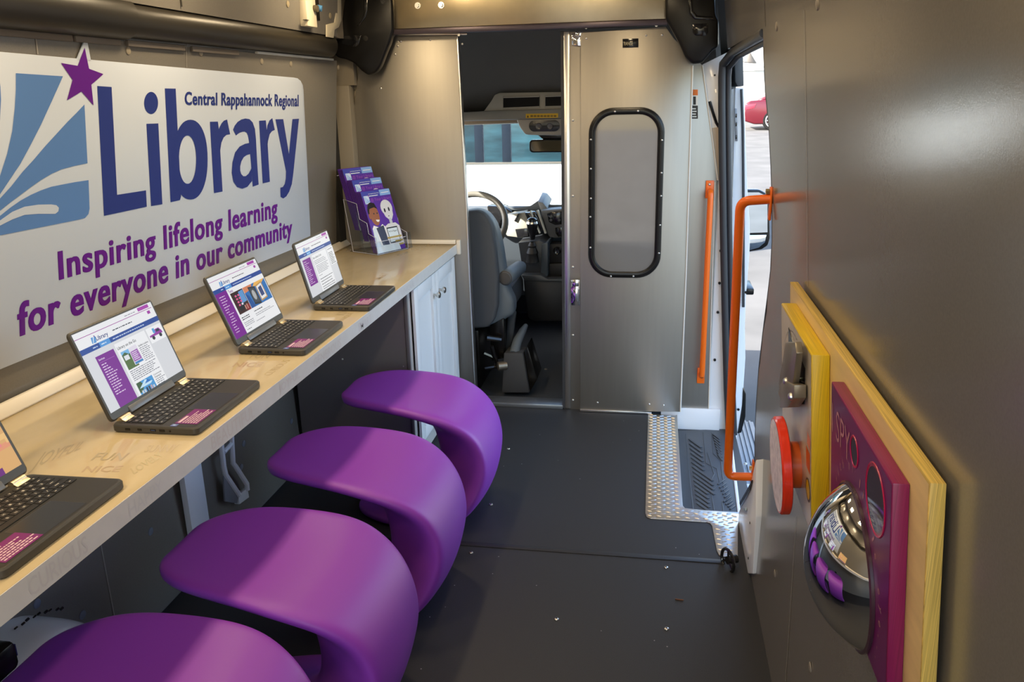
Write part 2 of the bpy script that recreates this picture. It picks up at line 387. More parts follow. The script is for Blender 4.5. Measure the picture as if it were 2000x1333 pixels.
for py in (235, 383, 522, 655, 782):
    p = PY(YP, 1119, py); c = MB(); disc(c, p, (0, -1, 0), .0055, .004, 10); c.build('rivet', BOLT, rp)
b = MB(); poly_y(b, YP-.01, [(1117, 66), (1136, 66), (1136, 90), (1117, 88)], .008, 0, .001); poly_y(b, YP-.012, [(1124, 62), (1138, 62), (1138, 70), (1124, 70)], .008, 0, .001)
b.build('door_roller', CHROME, part)
# header beam, flange, drip rails
b = MB(); b.box((-1.16, 3.565, 1.722), (.035, 3.60, 1.98), .003); hb = b.build('header_beam', STEEL2, part)
b = MB(); b.box((-1.16, 3.560, 1.700), (.035, 3.625, 1.721), .002); b.build('header_flange', mat('flange', (.10, .08, .10), .35, metal=.6), part)
for p0, p1 in (((766, 67), (912, 66)), ((1142, 52), (1298, 47))):
    A, B = PY(3.60, *p0), PY(3.60, *p1); c = MB(); c.tube([A, B], .0045, 8)
    for t in (.02, .9): q = A.lerp(B, t); c.cyl(q+V((0, -.010, -.004)), q+V((0, .0, -.004)), .006, seg=10)
    c.build('drip_rail', BOLT, part)
for px, py in ((816, 11), (862, 10)):
    p = PY(3.565, px, py); c = MB(); c.cyl(p, p+V((0, -.004, 0)), .013, seg=18); c.cyl(p+V((0, -.004, 0)), p+V((0, -.012, 0)), .008, seg=6); c.build('bolt', BOLT, hb)
b = MB(); b.box((-.86, YP-.01, .0), (-.40, YP+.08, .022), .003); b.build('door_sill', mat('sill', (.30, .31, .32), .35, metal=.8), part)

# sliding door panel with oval-cornered window
door = thing('sliding_door', 'stainless steel sliding door panel with a tall black-framed window', 'door', (-.1, 3.60, .01))
YD = 3.596
b = MB(); b.prism([PY(YD, 1134.5, 64), PY(YD, 1300, 52), PY(YD, 1353, 128), PY(YD, 1340, 533), PY(YD, 1329, 805), PY(YD, 1133, 803)], (0, .018, 0), .0015)
dp = b.build('door_panel', STEEL, door)
b = MB(); b.tube([PY(YD-.001, 1353, 128), PY(YD-.001, 1340, 533), PY(YD-.001, 1329, 805)], .0034, 8); b.build('edge_trim', paint(225, 222, 214, .3), door)
A, B = PY(YD, 1133, 804), PY(YD, 1264, 808); b = MB(); b.box((A.x, YD-.004, .002), (B.x+.02, YD+.014, .012), .001); b.build('bottom_guide', ALU, door)
def rrect(x0, x1, z0, z1, r, y, n=10):
    pts = []
    for cx, cz, a0 in ((x1-r, z1-r, 0), (x0+r, z1-r, 90), (x0+r, z0+r, 180), (x1-r, z0+r, 270)):
        for i in range(n+1):
            a = math.radians(a0+90*i/n); pts.append(V((cx+r*math.cos(a), y, cz+r*math.sin(a))))
    return pts
wx0, wx1, wz0, wz1 = PY(YD, 1149, 400).x, PY(YD, 1297, 300).x, PY(YD, 1220, 543).z, PY(YD, 1222, 210).z
def ring(rp): 
    return [V((0, 0, 0))]
b = MB(); fw = .030; prof = [(0, 0), (.003, -.008), (.010, -.011), (.020, -.011), (.027, -.008), (fw, .002)]
rows = []
for d, dy in prof:
    rows.append(rrect(wx0+d, wx1-d, wz0+d, wz1-d, .105-d*.9, YD+dy))
b.grid(rows, None, True); b.build('window_gasket', BLACK, door)
b = MB(); b.poly(rrect(wx0+.026, wx1-.026, wz0+.026, wz1-.026, .08, YD-.0015)); b.build('window_pane', mat('dark_plexi', (.175, .152, .125), .05, spec=1.0, coat=1, noise=.06, nscale=5), door)
for px, py in ((1201, 218), (1246, 217), (1154, 273), (1154, 330), (1154, 388), (1153, 424), (1153, 484), (1293, 274), (1292, 338), (1291, 383), (1289, 440), (1287, 495), (1193, 540), (1237, 540)):
    p = PY(YD-.011, px, py); c = MB(); disc(c, p, (0, -1, 0), .0045, .003, 8); c.build('gasket_screw', BOLT, door)
for px, py in ((1133+34, 787), (1268, 790), (1296, 792), (1145, 75), (1262, 69), (1293, 68)):
    p = PY(YD, px, py); c = MB(); disc(c, p, (0, -1, 0), .005, .003, 8); c.build('rivet', BOLT, door)
b = MB(); poly_y(b, YD-.006, [(1115, 547), (1132, 547), (1132, 597), (1115, 597)], .005, 0, .001); poly_y(b, YD-.014, [(1117, 549), (1131, 549), (1131, 560), (1117, 560)], .012, 0, .002)
poly_y(b, YD-.009, [(1119, 565), (1129, 565), (1129, 590), (1119, 590)], .008, 0, .002); b.build('latch', CHROME, door)
b = MB(); poly_y(b, YD-.004, [(1216, 76), (1247, 75), (1247, 92), (1216, 93)], .004, 0, .001)
fn = quad_map(PY(YD-.0045, 1219, 89), PY(YD-.0045, 1236, 88.5), PY(YD-.0045, 1236, 81), PY(YD-.0045, 1219, 81.5)); text_to(b, 'RANGE', fn, 1)
b.build('maker_badge', [BLACKG, paint(215, 200, 160)], door)
p = PY(YD-.004, 1239, 85); 

# grab handle on the partition
def handle_pad(mb, c, n, up, w, h, t=.006):
    n, up = V(n).normalized(), V(up).normalized(); s = n.cross(up); c = V(c)
    mb.prism([c+s*w*a+up*h*d for a, d in ((-1, -1), (1, -1), (1, 1), (-1, 1))], n*t, .003)
h1 = thing('grab_bar', 'straight orange grab handle screwed to the steel partition beside the sliding door', 'handle', (.236, YP, .17))
A, B = PY(YP-.045, 1388, 378), PY(YP-.045, 1371, 735)
for q, zz in ((A, .012), (B, -.012)):
    c = MB(); handle_pad(c, (q.x-.002, YP-.001, q.z+zz), (0, -1, 0), (0, 0, 1), .017, .038); c.build('mounting_plate', ORANGE, h1)
    c = MB(); disc(c, (q.x-.004, YP-.007, q.z-.012 if zz < 0 else q.z+.034), (0, -1, 0), .006, .005, 10); c.build('screw', BOLT, h1)
c = MB(); c.tube([(A.x, YP-.006, A.z+.004), (A.x, YP-.03, A.z+.004), (A.x, YP-.042, A.z-.004), A+V((0, 0, -.02)), B+V((0, 0, .02)), (B.x, YP-.042, B.z+.004), (B.x, YP-.03, B.z-.004), (B.x, YP-.006, B.z-.004)], .0125, 14)
c.build('bar', ORANGE, h1)
# warning label on the partition
b = MB()
L = lambda u, v: PY(YP-.0012, 1350+(1363-1350)*u+ -3*(1-v)*0, 232-(232-175)*v)
for k, (a, c0, d, e) in enumerate(((0, 0, 1, .45), (0, .45, 1, .80), (0, .80, 1, 1))):
    b.prism([L(a, c0), L(d, c0), L(d, e), L(a, e)], (0, .001, 0), 0, k)
text_to(b, '1', lambda u, v: L(.30+.40*u, .48+.28*v)+V((0, -.0006, 0)), 3, .01)
for i in range(4): b.poly([L(.15, .05+.09*i)+V((0, -.0006, 0)), L(.8-.1*(i % 2), .05+.09*i)+V((0, -.0006, 0)), L(.8-.1*(i % 2), .09+.09*i)+V((0, -.0006, 0)), L(.15, .09+.09*i)+V((0, -.0006, 0))], 1)
tag(b.build('warning_label', [paint(38, 34, 30), paint(225, 222, 212), paint(226, 112, 30), paint(30, 30, 30)], None), 'small orange, white and black sticker reading 1 on the steel partition', 'label')

# white body pillar beside the partition, holes, seal, riser
b = MB(); b.prism([PY(3.632, *p) for p in ((1372, 126), (1425, 100), (1420, 200), (1424, 500), (1432, 845), (1328, 834), (1328, 806), (1384, 806), (1402, 352))], (0, .05, 0), .002)
bp = struct(b.build('trim_11', WHITEP), 'white painted door pillar beside the steel partition')
for px, py, r in ((1412, 290, .007), (1413, 359, .007), (1408, 490, .007), (1405, 553, .006), (1402, 610, .006), (1396, 703, .006), (1396, 147, .004), (1392, 461, .003)):
    p = PY(3.630, px, py); c = MB(); c.cyl(p+V((0, .002, 0)), p+V((0, -.006 if r > .005 else .001, 0)), r, seg=12)
    c.build('pillar_plug', BLACK, bp)
b = MB(); poly_y(b, 3.629, [(1390, 250), (1412, 248), (1416, 350), (1402, 352)], .003, 0); struct(b.build('trim_12', paint(190, 172, 150)), 'narrow fold strip of the pillar in a warm lit tone')  # warm light on the fold strip is put into its colour
b = MB(); b.tube([PY(3.628, *p) for p in ((1386, 198), (1393, 222), (1399, 240), (1404, 248))], .006, 8); struct(b.build('trim_13', BLACK), 'black cable clip on the pillar')
# door seal: pillar then header
sp = [PY(3.60, *p) for p in ((1424, 850), (1420, 760), (1416, 600), (1413, 450), (1411, 300), (1410, 200), (1410, 150))]
hz = [PX(XR(1.58)+.012, *p) for p in ((1416, 118), (1430, 103))] + [PX(XR(1.6)+.012, *p) for p in ((1450, 90), (1475, 75), (1495, 63))]
sp2 = sp+[PY(3.585, 1412, 125)]+[q for q in hz if q.y < 3.57]
b = MB(); b.tube(sp2, .016, 12); struct(b.build('trim_14', SEAL), 'thick dark rubber seal around the side door opening')
b = MB(); b.tube([q+V((.026, .006, -.012 if i > 6 else 0)) for i, q in enumerate(sp2)], .012, 10); struct(b.build('trim_15', SEAL), 'second lip of the rubber door seal')
# step well: mat, walls
b = MB(); b.box((.10, 2.66, -.10), (.40, 3.70, -.075)); struct(b.build('floor', mat('step_base', (.05, .052, .056), .5)), 'sunken step inside the side door')

# ------------------------------------------------------------------ step mat, tread plate, small floor things
ZM = -.072
mt = thing('step_mat', 'dark moulded rubber mat with raised ribs on the side door step', 'mat', (.25, 3.2, -.075))
b = MB(); b.prism([PZ(ZM, 1320, 842), PZ(ZM, 1421, 838), PZ(ZM, 1441, 1003), PZ(ZM, 1330, 993)], (0, 0, -.004), .001)
MATM = mat('mat_rubber', (.052, .060, .072), .42, bump=.5, bscale=900)
b.build('mat_sheet', MATM, mt)
cz = lambda u, v: PZ(ZM, 1240+u/3.81, 780+v/3.81)
b = MB()
for ln in (((378, 262), (402, 520), (435, 822)), ((508, 250), (530, 478), (610, 520), (632, 628), (568, 690), (590, 830)), ((570, 250), (585, 408), (640, 460), (665, 690), (690, 720)), ((540, 400), (590, 560), (550, 640)), ((650, 760), (660, 840))):
    b.tube([cz(*p) for p in ln], .0022, 6)
def rib(p, q, w=.006):
    A, B = cz(*p), cz(*q); d = (B-A).normalized(); n = V((-d.y, d.x, 0))*w
    b.prism([A-n, B-n, B+n, A+n], (0, 0, .005), .0015, None, 1)
for i in range(15):
    y = 300+i*34; x0 = 405+i*4.2
    ln = 88 if i < 6 else (150 if i < 10 else 96)
    rib((x0, y), (x0+ln, y+ln*.72))
for i in range(8): rib((578+i*6, 262+i*22), (628+i*3, 300+i*23), .004)
for i in range(7): rib((618+i*12, 640+i*24), (668+i*9, 600+i*26), .0035)
for i in range(4): rib((660+i*16, 770+i*18), (706+i*12, 730+i*22), .004)
b.build('raised_ribs', MATM, mt)

pl = thing('tread_plate', 'silver diamond tread plate edging the floor around the step', 'floor plate', (.06, 3.0, 0))
out = [(1266, 809), (1321, 812), (1327, 900), (1333.5, 988), (1338, 993), (1443, 1004), (1441, 1040), (1441, 1086), (1412, 1088), (1404, 1084), (1400, 1076), (1391, 1028), (1387, 1022), (1380, 1020), (1270, 1013), (1263, 1010), (1260.5, 1002), (1263, 900)]
P = [PZ(.003, *p) for p in out]
TREAD = mat('tread_alu', (.66, .65, .63), .34, metal=1, bump=.05, bscale=300)
b = MB(); b.prism(P, (0, 0, -.0025), .0008)
def inside(x, y):
    r = False
    for A, B in zip(P, P[1:]+P[:1]):
        if (A.y > y) != (B.y > y) and x < (B.x-A.x)*(y-A.y)/(B.y-A.y)+A.x: r = not r
    return r
y = 2.402
while y < 3.62:
    for j in range(24):
        x = .014+j*.0165; a = math.radians(20 if j % 2 else -20); yy = y+(.0165 if j % 2 else 0)
        if all(inside(x+dx, yy+dy) for dx, dy in ((.008, .004), (-.008, .004), (.008, -.004), (-.008, -.004))):
            d = V((math.cos(a), math.sin(a), 0)); n_ = V((-d.y, d.x, 0)); c = V((x, yy, .0030))
            b.raw([c-d*.0115, c+n_*.0030, c+d*.0115, c-n_*.0030, c+V((0, 0, .0024))+d*.007, c+V((0, 0, .0024))-d*.007],
                  [(0, 3, 5), (3, 2, 4), (3, 4, 5), (2, 1, 4), (1, 0, 5), (1, 5, 4)])
    y += .033
b.build('plate', TREAD, pl)
b = MB(); b.box((.128, 2.71, -.07), (.134, 3.60, .002)); b.box((.13, 2.69, -.07), (.33, 2.70, .001)); b.build('edge_lip', TREAD, pl)
for px, py in ((1269, 902), (1268, 940), (1268, 1004), (1272, 830), (1412, 1082)):
    q = PZ(.003, px, py); c = MB(); disc(c, q, (0, 0, 1), .005, .002, 8); c.build('screw', BOLT, pl)
# floor screws
for px, py, lb in ((1087, 1210, 'small zinc floor screw, the one nearest the centre of the bare rear floor'), (1302, 1229, 'small zinc floor screw, nearest the camera on the right of the rear floor'), (1301, 1109, 'small zinc floor screw just this side of the floor seam, on the right'),
                   (920, 1080, 'small zinc floor screw just this side of the floor seam, beside a purple stool'), (959, 986, 'small zinc floor screw beyond the floor seam, beside the purple stools'), (993, 877, 'small zinc floor screw furthest from the camera, by the end stool'), (577, 1213, 'small zinc floor screw under the purple stools')):
    q = PZ(.0008, px, py); c = MB(); disc(c, q, (0, 0, 1), .0068, .003, 12); c.cyl(q+V((0, 0, .0025)), q+V((0, 0, .0036)), .0025, seg=6, k=1)
    tag(c.build('floor_screw', [BOLT, BLACK]), lb, 'screw', 'screws in the rubber floor')
q = PZ(.002, 1327, 1172); c = MB(); c.tube([q+V((-.012, .002, 0)), q, q+V((.012, -.002, .001))], .0018, 6)
tag(c.build('twig', paint(110, 70, 45, .8)), 'tiny brown twig lying on the rubber floor', 'twig')

# rear pillar of the side door: white foot, black wheel knob
pf = thing('pillar_foot', 'white painted foot of the rear door pillar below the right wall panel', 'pillar', (.33, 2.36, 0))
b = MB()
pts = [(1476, 898), (1476, 1010), (1470, 1122), (1442, 1120), (1440, 1075), (1443, 1000), (1452, 975), (1466, 945)]
b.prism([PX(.322, *p) for p in pts], (.05, .02, 0), .004); b.build('foot_panel', WHITEP, pf)
b = MB(); b.prism([PX(.3215, *p) for p in ((1471, 938), (1466, 958), (1448, 990), (1446, 983), (1458, 962))], (-.004, 0, 0), .001); b.build('striker_recess', BLACK, pf)
b = MB(); b.prism([PX(.319, *p) for p in ((1453, 992), (1458, 992), (1458, 998), (1453, 998))], (-.004, 0, 0), .001); b.build('clip', paint(170, 190, 205), pf)
for px, py in ((1465, 1022), (1462, 1091)):
    q = PX(.3215, px, py); c = MB(); c.cyl(q, q+V((-.002, 0, 0)), .004, seg=10); c.build('plug', BLACK, pf)
kn = thing('hand_wheel', 'small black hand wheel at the foot of the rear door pillar', 'knob', (.29, 2.36, .05))
c0 = PY(2.34, 1428, 1094); nrm = V((-.90, -.44, 0)).normalized(); up = V((0, 0, 1)); sd = nrm.cross(up)
b = MB(); b.tube([c0+nrm*.012+(up*math.cos(a)+sd*math.sin(a))*.036 for a in [2*math.pi*i/28 for i in range(28)]], .0052, 8, None, True)
for a in (0, 2.1, 4.2): b.tube([c0+nrm*.010, c0+nrm*.012+(up*math.cos(a)+sd*math.sin(a))*.036], .004, 6)
b.build('wheel', BLACKG, kn); b = MB(); b.cyl(c0-nrm*.020, c0+nrm*.014, .013); b.build('hub', BLACK, kn)

# second orange handle: bent rail on the front edge of the right wall
h2 = thing('grab_rail', 'bent orange grab rail bolted to the front edge of the right wall', 'handle', (.31, 2.25, .35))
A = on_wall(1508, 389, 1); B = on_wall(1472, 932, 1); off = .085
A1 = PY(A.y+.02, 1446, 393); B1 = PY(B.y+.02, 1421, 931)
def bend(p, c, q, r=.028, n=6):
    a = c+(p-c).normalized()*r; d = c+(q-c).normalized()*r
    return [a.lerp(c, t).lerp(c.lerp(d, t), t) for t in [i/n for i in range(n+1)]]
c = MB(); c.tube([A+V((-.002, 0, 0))]+bend(A, A1, B1)+bend(A1, B1, B)+[B+V((-.002, 0, 0))], .0135, 14); c.build('bar', ORANGE, h2)
for q, s in ((A, 1), (B, -1)):
    c = MB(); handle_pad(c, q+V((-.001, .0, -.012*s)), (-1, 0, -.06), (0, 0, 1), .016, .045); c.build('mounting_plate', ORANGE, h2)
    c = MB(); z = q.z+(.020 if s > 0 else .03); c.cyl((XR(z)-.006, q.y, z), (XR(z)-.016, q.y, z), .008, seg=6); c.build('bolt', mat('brass_bolt', (.75, .58, .28), .3, metal=1) if s > 0 else MAT['brass_bolt'], h2)

# ------------------------------------------------------------------ black roof-bow corner mouldings
def corner_trim(name, lab, pts, y0, dy, rec, hole):
    o = thing(name, lab, 'trim', PY(y0, *pts[0]))
    b = MB(); b.prism([PY(y0, *p) for p in pts], (0, dy, 0), .014, None, 3); b.build('moulding', MOULDB, o)
    b = MB()
    for r in rec: b.prism([PY(y0-.0015, *p) for p in r], (0, .02, 0), .004)
    b.build('recess', BLACKG, o)
    for r in hole:
        q = PY(y0-.001, *r); c = MB(); c.cyl(q, q+V((0, .02, 0)), .011, seg=14); c.build('socket', BLACKG, o)
    return o
c1 = corner_trim('corner_moulding', 'large glossy black corner moulding under the ceiling at the left of the bulkhead',
    [(676, -28), (764, -28), (767, 20), (768, 58), (761, 82), (752, 104), (742, 130), (733, 142), (718, 147), (705, 138), (692, 124), (676, 116), (660, 113), (649, 103), (648, 62), (655, 57), (664, 50), (668, 36)],
    3.54, .05, [[(668, 69), (706, 68), (700, 88), (694, 92), (684, 91), (668, 86)]], [(714, 75), (748, 2)])
b = MB(); b.prism([PY(3.537, *p) for p in ((709, -28), (718, -28), (718, 20), (714, 34), (702, 50), (696, 52), (705, 40), (710, 25))], (0, .03, 0), .004); b.build('rib', BLACKG, c1)
c2 = corner_trim('corner_moulding', 'large glossy black corner moulding under the ceiling above the side door',
    [(1298, -28), (1396, -28), (1398, 28), (1404, 40), (1404, 92), (1392, 98), (1384, 108), (1372, 123), (1352, 125), (1338, 112), (1326, 84), (1312, 58), (1300, 36)],
    3.54, .05, [[(1352, 46), (1383, 45), (1384, 64), (1378, 71), (1358, 70), (1352, 64)]], [])
b = MB(); b.prism([PY(3.537, *p) for p in ((1342, -28), (1352, -28), (1354, 20), (1362, 30), (1392, 32), (1398, 40), (1356, 38), (1346, 28))], (0, .03, 0), .004); b.build('rib', BLACKG, c2)
# upper left: painted edge, white box, black hose fitting
b = MB(); b.prism([PX(xl2(1.74), *p) for p in ((654, -28), (663, -28), (664, 40), (659, 53), (651, 58), (649, 74), (636, 72), (636, 48), (652, 44))], (.004, .006, 0), .001)
struct(b.build('trim_16', paint(205, 195, 170)), 'cream painted edge of the roof bow')
ws = thing('white_switch_box', 'slim white box mounted high on the upper left wall panel', 'box', PX(xl2(1.75), 600, 54))
b = MB(); x = xl2(1.76)
P0 = PX(x, 589, 54); P1 = PX(x, 609, 56); b.box((xl2(1.70)+.002, P0.y, P0.z+.005), (xl2(1.80)+.022, P1.y-.005, 1.86), .003); b.build('housing', paint(232, 222, 196, .35), ws)
b = MB(); q = PX(x+.03, 601, 39); b.box((q.x-.014, q.y-.012, q.z-.001), (q.x+.0005, q.y+.012, q.z+.001)); b.build('mark', BLACK, ws)
hf = thing('hose_fitting', 'small black fitting with a blue cap beside the white box on the upper left panel', 'fitting', PX(x, 616, 30))
q = PX(x, 614, 30); b = MB(); b.box((xl2(1.70)+.002, q.y-.018, q.z-.02), (xl2(1.8)+.012, q.y+.018, 1.86), .004); b.build('body', BLACK, hf)
b = MB(); q2 = PX(x+.03, 615, 15); b.cyl(q2+V((-.03, 0, 0)), q2+V((.012, 0, -.004)), .012); b.build('collar', paint(86, 78, 60), hf)
b = MB(); q2 = PX(x+.03, 620, 15); b.cyl(q2, q2+V((.016, .004, -.004)), .011); b.build('cap', paint(70, 128, 178), hf)
for px, py in ((562, 8), (645, 31)):
    q = PX(xl2(1.78), px, py); c = MB(); disc(c, (xl2(q.z)+.001, q.y, q.z), (1, 0, -.1), .012, .003); tag(c.build('fastener_cap', paint(150, 138, 112)), 'pale round fastener cap on the upper left panel %s the white box' % ('before' if px < 600 else 'beyond'), 'cap')
b = MB(); q = PX(xl2(1.75), 355, 8); b.box((xl2(1.72)+.0015, q.y-.002, 1.70), (xl2(1.72)+.004, q.y+.002, 1.72)); struct(b.build('trim_17', paint(50, 46, 40)))

# ------------------------------------------------------------------ wall sign
def SGN(px, py, e=0):          # plane lying on the left wall
    a = (XL(1.5)-XL(.9))/.6; n = V((1, 0, -a)).normalized()
    return on(V((XL(.9)+.004, 0, .9))+n*e, n, px, py)
sg = thing('wall_sign', 'large white sign with blue and purple lettering of a library on the left wall', 'sign', SGN(300, 400))
def sgp(mb, pts, e, k=0): mb.poly([SGN(x, y, e) for x, y in pts], k)
n = V((1, 0, -(XL(1.5)-XL(.9))/.6)).normalized()
b = MB()
ol = [(-160, 87), (0, 101.2), (572, 151.5), (580, 153), (586, 158), (590, 166), (591.5, 176), (605, 452), (605, 462), (602, 470), (596, 476), (580, 483), (0, 721), (-160, 790)]
b.prism([SGN(x, y, 0) for x, y in ol], n*.003, .0006); b.prism([SGN(x, y, 0) for x, y in ((166.5, 71), (176, 120), (148, 118))], n*.003)
b.build('board', SIGNW, sg)
E1 = .0036
b = MB()
sgp(b, [(-160, 132), (-2, 150), (1, 170), (2, 195), (0, 235), (-8, 290), (-25, 345), (-60, 395), (-160, 430)], E1)
sgp(b, [(31, 143), (123, 149), (102, 196), (80, 244), (60, 283), (40, 320), (20, 350), (0, 380), (-25, 412), (-60, 446), (-60, 426), (-20, 372), (0, 344), (14, 301), (24, 256), (29, 210), (31, 175)], E1)
sgp(b, [(165, 204), (171, 319), (146, 324), (120, 331), (100, 340), (80, 352), (60, 366), (40, 381), (20, 396), (0, 412), (-30, 436), (-60, 462), (-60, 446), (-30, 420), (0, 388), (22, 364), (44, 336), (66, 312), (88, 286), (110, 262), (132, 238), (150, 220)], E1)
sgp(b, [(173, 352), (175, 408), (173, 418), (166, 426), (155, 429), (0, 460), (-160, 492), (-160, 470), (-60, 462), (-30, 444), (0, 422), (20, 406), (40, 392), (60, 381), (80, 372), (100, 365), (120, 361), (146, 356)], E1)
b.build('book_emblem', SIGNB, sg)
b = MB(); sgp(b, [(-40, 455), (0, 431), (24, 414), (48, 404), (75, 400), (100, 399.5), (110, 401), (115, 406), (114, 413), (108, 418), (75, 418), (48, 420), (24, 429), (0, 441), (-40, 462)], E1+.0004)
b.build('emblem_swoosh', SIGNW, sg)
b = MB(); sgp(b, [(165.5, 93.3), (174, 134.3), (202, 144.8), (178.5, 165.5), (182.8, 206), (159.3, 178.8), (131, 196), (141.8, 156), (119.2, 123), (151.8, 128.6)], E1+.0004)
b.build('star', SIGNP, sg)
def stext(name, s, tl, tr, br, bl, m, bold=.02, e=E1):
    b = MB(); text_to(b, s, quad_map(SGN(*bl, e), SGN(*br, e), SGN(*tr, e), SGN(*tl, e)), 0, bold, 4); b.build(name, m, sg)
def c1(*p): return [(x/2.5, y/2.5) for x, y in p]
def ringpts(cx, cy_, rx, ry, n=40, k=2.0):
    return [(cx+rx*(abs(math.cos(a))**(2/k))*math.copysign(1, math.cos(a)), cy_+ry*(abs(math.sin(a))**(2/k))*math.copysign(1, math.sin(a))) for a in [2*math.pi*i/n for i in range(n)]]
def letter(fn):
    b = MB(); fn(b); b.build('letter', SIGND, sg)
def band(b, o, i, closed=False, e=0): b.grid([[SGN(x, y, E1+e) for x, y in o], [SGN(x, y, E1+e) for x, y in i]], 0, closed)
letter(lambda b: sgp(b, c1((475, 420), (545, 425), (572, 952), (713, 930), (717, 1010), (508, 1055)), E1))
letter(lambda b: (sgp(b, c1((715, 605), (773, 603), (793, 998), (738, 1007)), E1), sgp(b, c1(*ringpts(738, 503, 34, 54)), E1)))
letter(lambda b: (sgp(b, c1((805, 432), (858, 433), (868, 640), (876, 800), (884, 960), (879, 978), (833, 988)), E1),
    band(b, c1(*ringpts(930, 780, 84, 195, 48, 2.2)), c1(*ringpts(916, 780, 42, 118, 48, 2.1)), True, .0003)))
letter(lambda b: (sgp(b, c1((1025, 595), (1064, 594), (1070, 640), (1087, 936), (1045, 944)), E1), sgp(b, c1((1064, 645), (1072, 622), (1082, 602), (1094, 589), (1109, 584), (1124, 656), (1106, 659), (1092, 672), (1081, 698), (1074, 745)), E1)))
def let_a(b):
    o = [(1138, 634), (1146, 614), (1160, 596), (1178, 584), (1198, 579), (1218, 582), (1234, 598), (1245, 630), (1250, 680), (1255, 780), (1263, 902)]
    i = [(1153, 662), (1162, 654), (1172, 648), (1184, 644), (1195, 643), (1205, 649), (1211, 662), (1215, 684), (1218, 712), (1226, 800), (1234, 912)]
    band(b, c1(*o), c1(*i))
    o = [(1219, 698), (1196, 703), (1170, 716), (1148, 745), (1135, 795), (1132, 845), (1140, 888), (1158, 914), (1183, 922), (1208, 913), (1231, 884)]
    i = [(1223, 752), (1204, 758), (1190, 768), (1179, 788), (1173, 812), (1173, 834), (1178, 850), (1188, 861), (1200, 861), (1214, 849), (1228, 822)]
    band(b, c1(*o), c1(*i), False, .0003)
letter(let_a)
letter(lambda b: (sgp(b, c1((1265, 590), (1298, 588), (1303, 640), (1318, 888), (1283, 896)), E1), sgp(b, c1((1302, 640), (1306, 612), (1316, 588), (1330, 577), (1342, 635), (1328, 641), (1317, 656), (1309, 688), (1304, 730)), E1)))
letter(lambda b: sgp(b, c1((1345, 583), (1383, 582), (1411, 752), (1428, 582), (1460, 580), (1432, 850), (1425, 900), (1412, 937), (1398, 960), (1383, 970), (1370, 962), (1369, 917), (1381, 914), (1391, 898), (1396, 872), (1397, 838)), E1))
def swords(s, tl, tr, br, bl, m, bold, sh):
    fn = quad_map(SGN(*bl, E1), SGN(*br, E1), SGN(*tr, E1), SGN(*tl, E1))
    for w, vs, fs in line_words(s, bold, 4):
        b = MB()
        for j, d in enumerate((-sh, 0, sh)): b.raw([fn(u+d, v)+n*(.00025*j) for u, v in vs], fs, 0)
        b.build('word', m, sg)
swords('Central Rappahannock Regional', (361, 179), (583, 185), (583, 215), (361, 213), SIGND, .020, .0009)
swords('Inspiring lifelong learning', (113, 491), (541, 386), (542, 436), (117, 565), SIGNP, .020, .0012)
swords('for everyone in our community', (34, 592), (570, 426), (571, 472), (36, 680), SIGNP, .020, .0012)

# ------------------------------------------------------------------ counter
CX, CZ, CT = -.887, .794, .044
ct = thing('countertop', 'long cream laminate countertop printed with faint words, along the left wall', 'counter', (-1.15, 2.2, CZ))
b = MB(); b.box((XL(.8)+.004, -.6, CZ-CT), (CX, 3.618, CZ), .0015); top = b.build('worktop', COUNT, ct)
b = MB(); b.box((CX-.0005, -.6, CZ-CT), (CX+.0012, 3.618, CZ-.001)); b.build('front_edge', COUNTE, ct)
WC = [(206, 184, 132), (198, 178, 138), (188, 172, 138), (200, 184, 134), (204, 179, 136), (198, 173, 138)]
PW = [paint(*c, .16, 'print') for c in WC]; PE = [paint(*c, .3, 'print') for c in ((221, 216, 210), (220, 212, 210), (216, 212, 210), (219, 217, 210), (220, 213, 208), (217, 215, 213))]
words = [('HAPPY', -1.30, 1.20, .14, .04, 0), ('JOYFUL', -1.24, 2.25, .12, .035, 3), ('KIND', -.95, 2.35, .08, .03, 2), ('BRAVE', -1.2, 2.75, .12, .04, 0), ('SMART', -1.0, 2.85, .12, .03, 1), ('BEAUTIFUL', -1.27, 1.78, .16, .03, 5),
         ('CURIOUS', -.925, 1.78, .12, .02, 0), ('UNIQUE', -.925, 2.28, .10, .02, 1)]
for w_, k, q4 in (('FUN', 2, ((176, 900), (236, 900), (254, 885), (192, 885))), ('SUNNY', 1, ((280, 884), (338, 884), (352, 868), (290, 870))), ('NICE', 5, ((158, 923), (232, 922), (242, 910), (170, 911))),
                  ('LOVELY', 3, ((262, 927), (322, 890), (310, 883), (254, 916))), ('JOYFUL', 2, ((52, 928), (150, 884), (172, 860), (84, 884))), ('FUN', 2, ((486, 700), (522, 700), (532, 691), (496, 691))), ('NICE', 5, ((452, 717), (508, 717), (516, 708), (462, 708)))):
    b = MB(); text_to(b, w_, quad_map(*[PZ(CZ+.0004, *p) for p in q4]), 0, .014, 2); b.build('printed_word', PW[k], top)
for w_, x, y, ln, h, k in words:
    fn = lambda u, v, x=x, y=y, ln=ln, h=h: V((x-h*v*1.0+h*.0, y+ln*u, CZ+.0004))
    b = MB(); text_to(b, w_, fn, 0, .01 if k % 2 else -.0, 2); b.build('printed_word', PW[k], top)
for w_, y, ln, h, k in (('BEAUTIFUL', 1.42, .19, .030, 4), ('CURIOUS', .90, .13, .03, 2), ('HAPPY', 1.14, .10, .026, 5), ('JOYFUL', 1.74, .12, .028, 1), ('GENEROUS', 1.95, .20, .026, 4), ('SMART', 2.3, .12, .026, 1), ('UNIQUE', 2.75, .16, .026, 2)):
    b = MB(); text_to(b, w_, lambda u, v: V((CX+.0017, y+ln*u, CZ-.038+h*v)), 0, .005, 2); b.build('printed_word', PE[k], top)
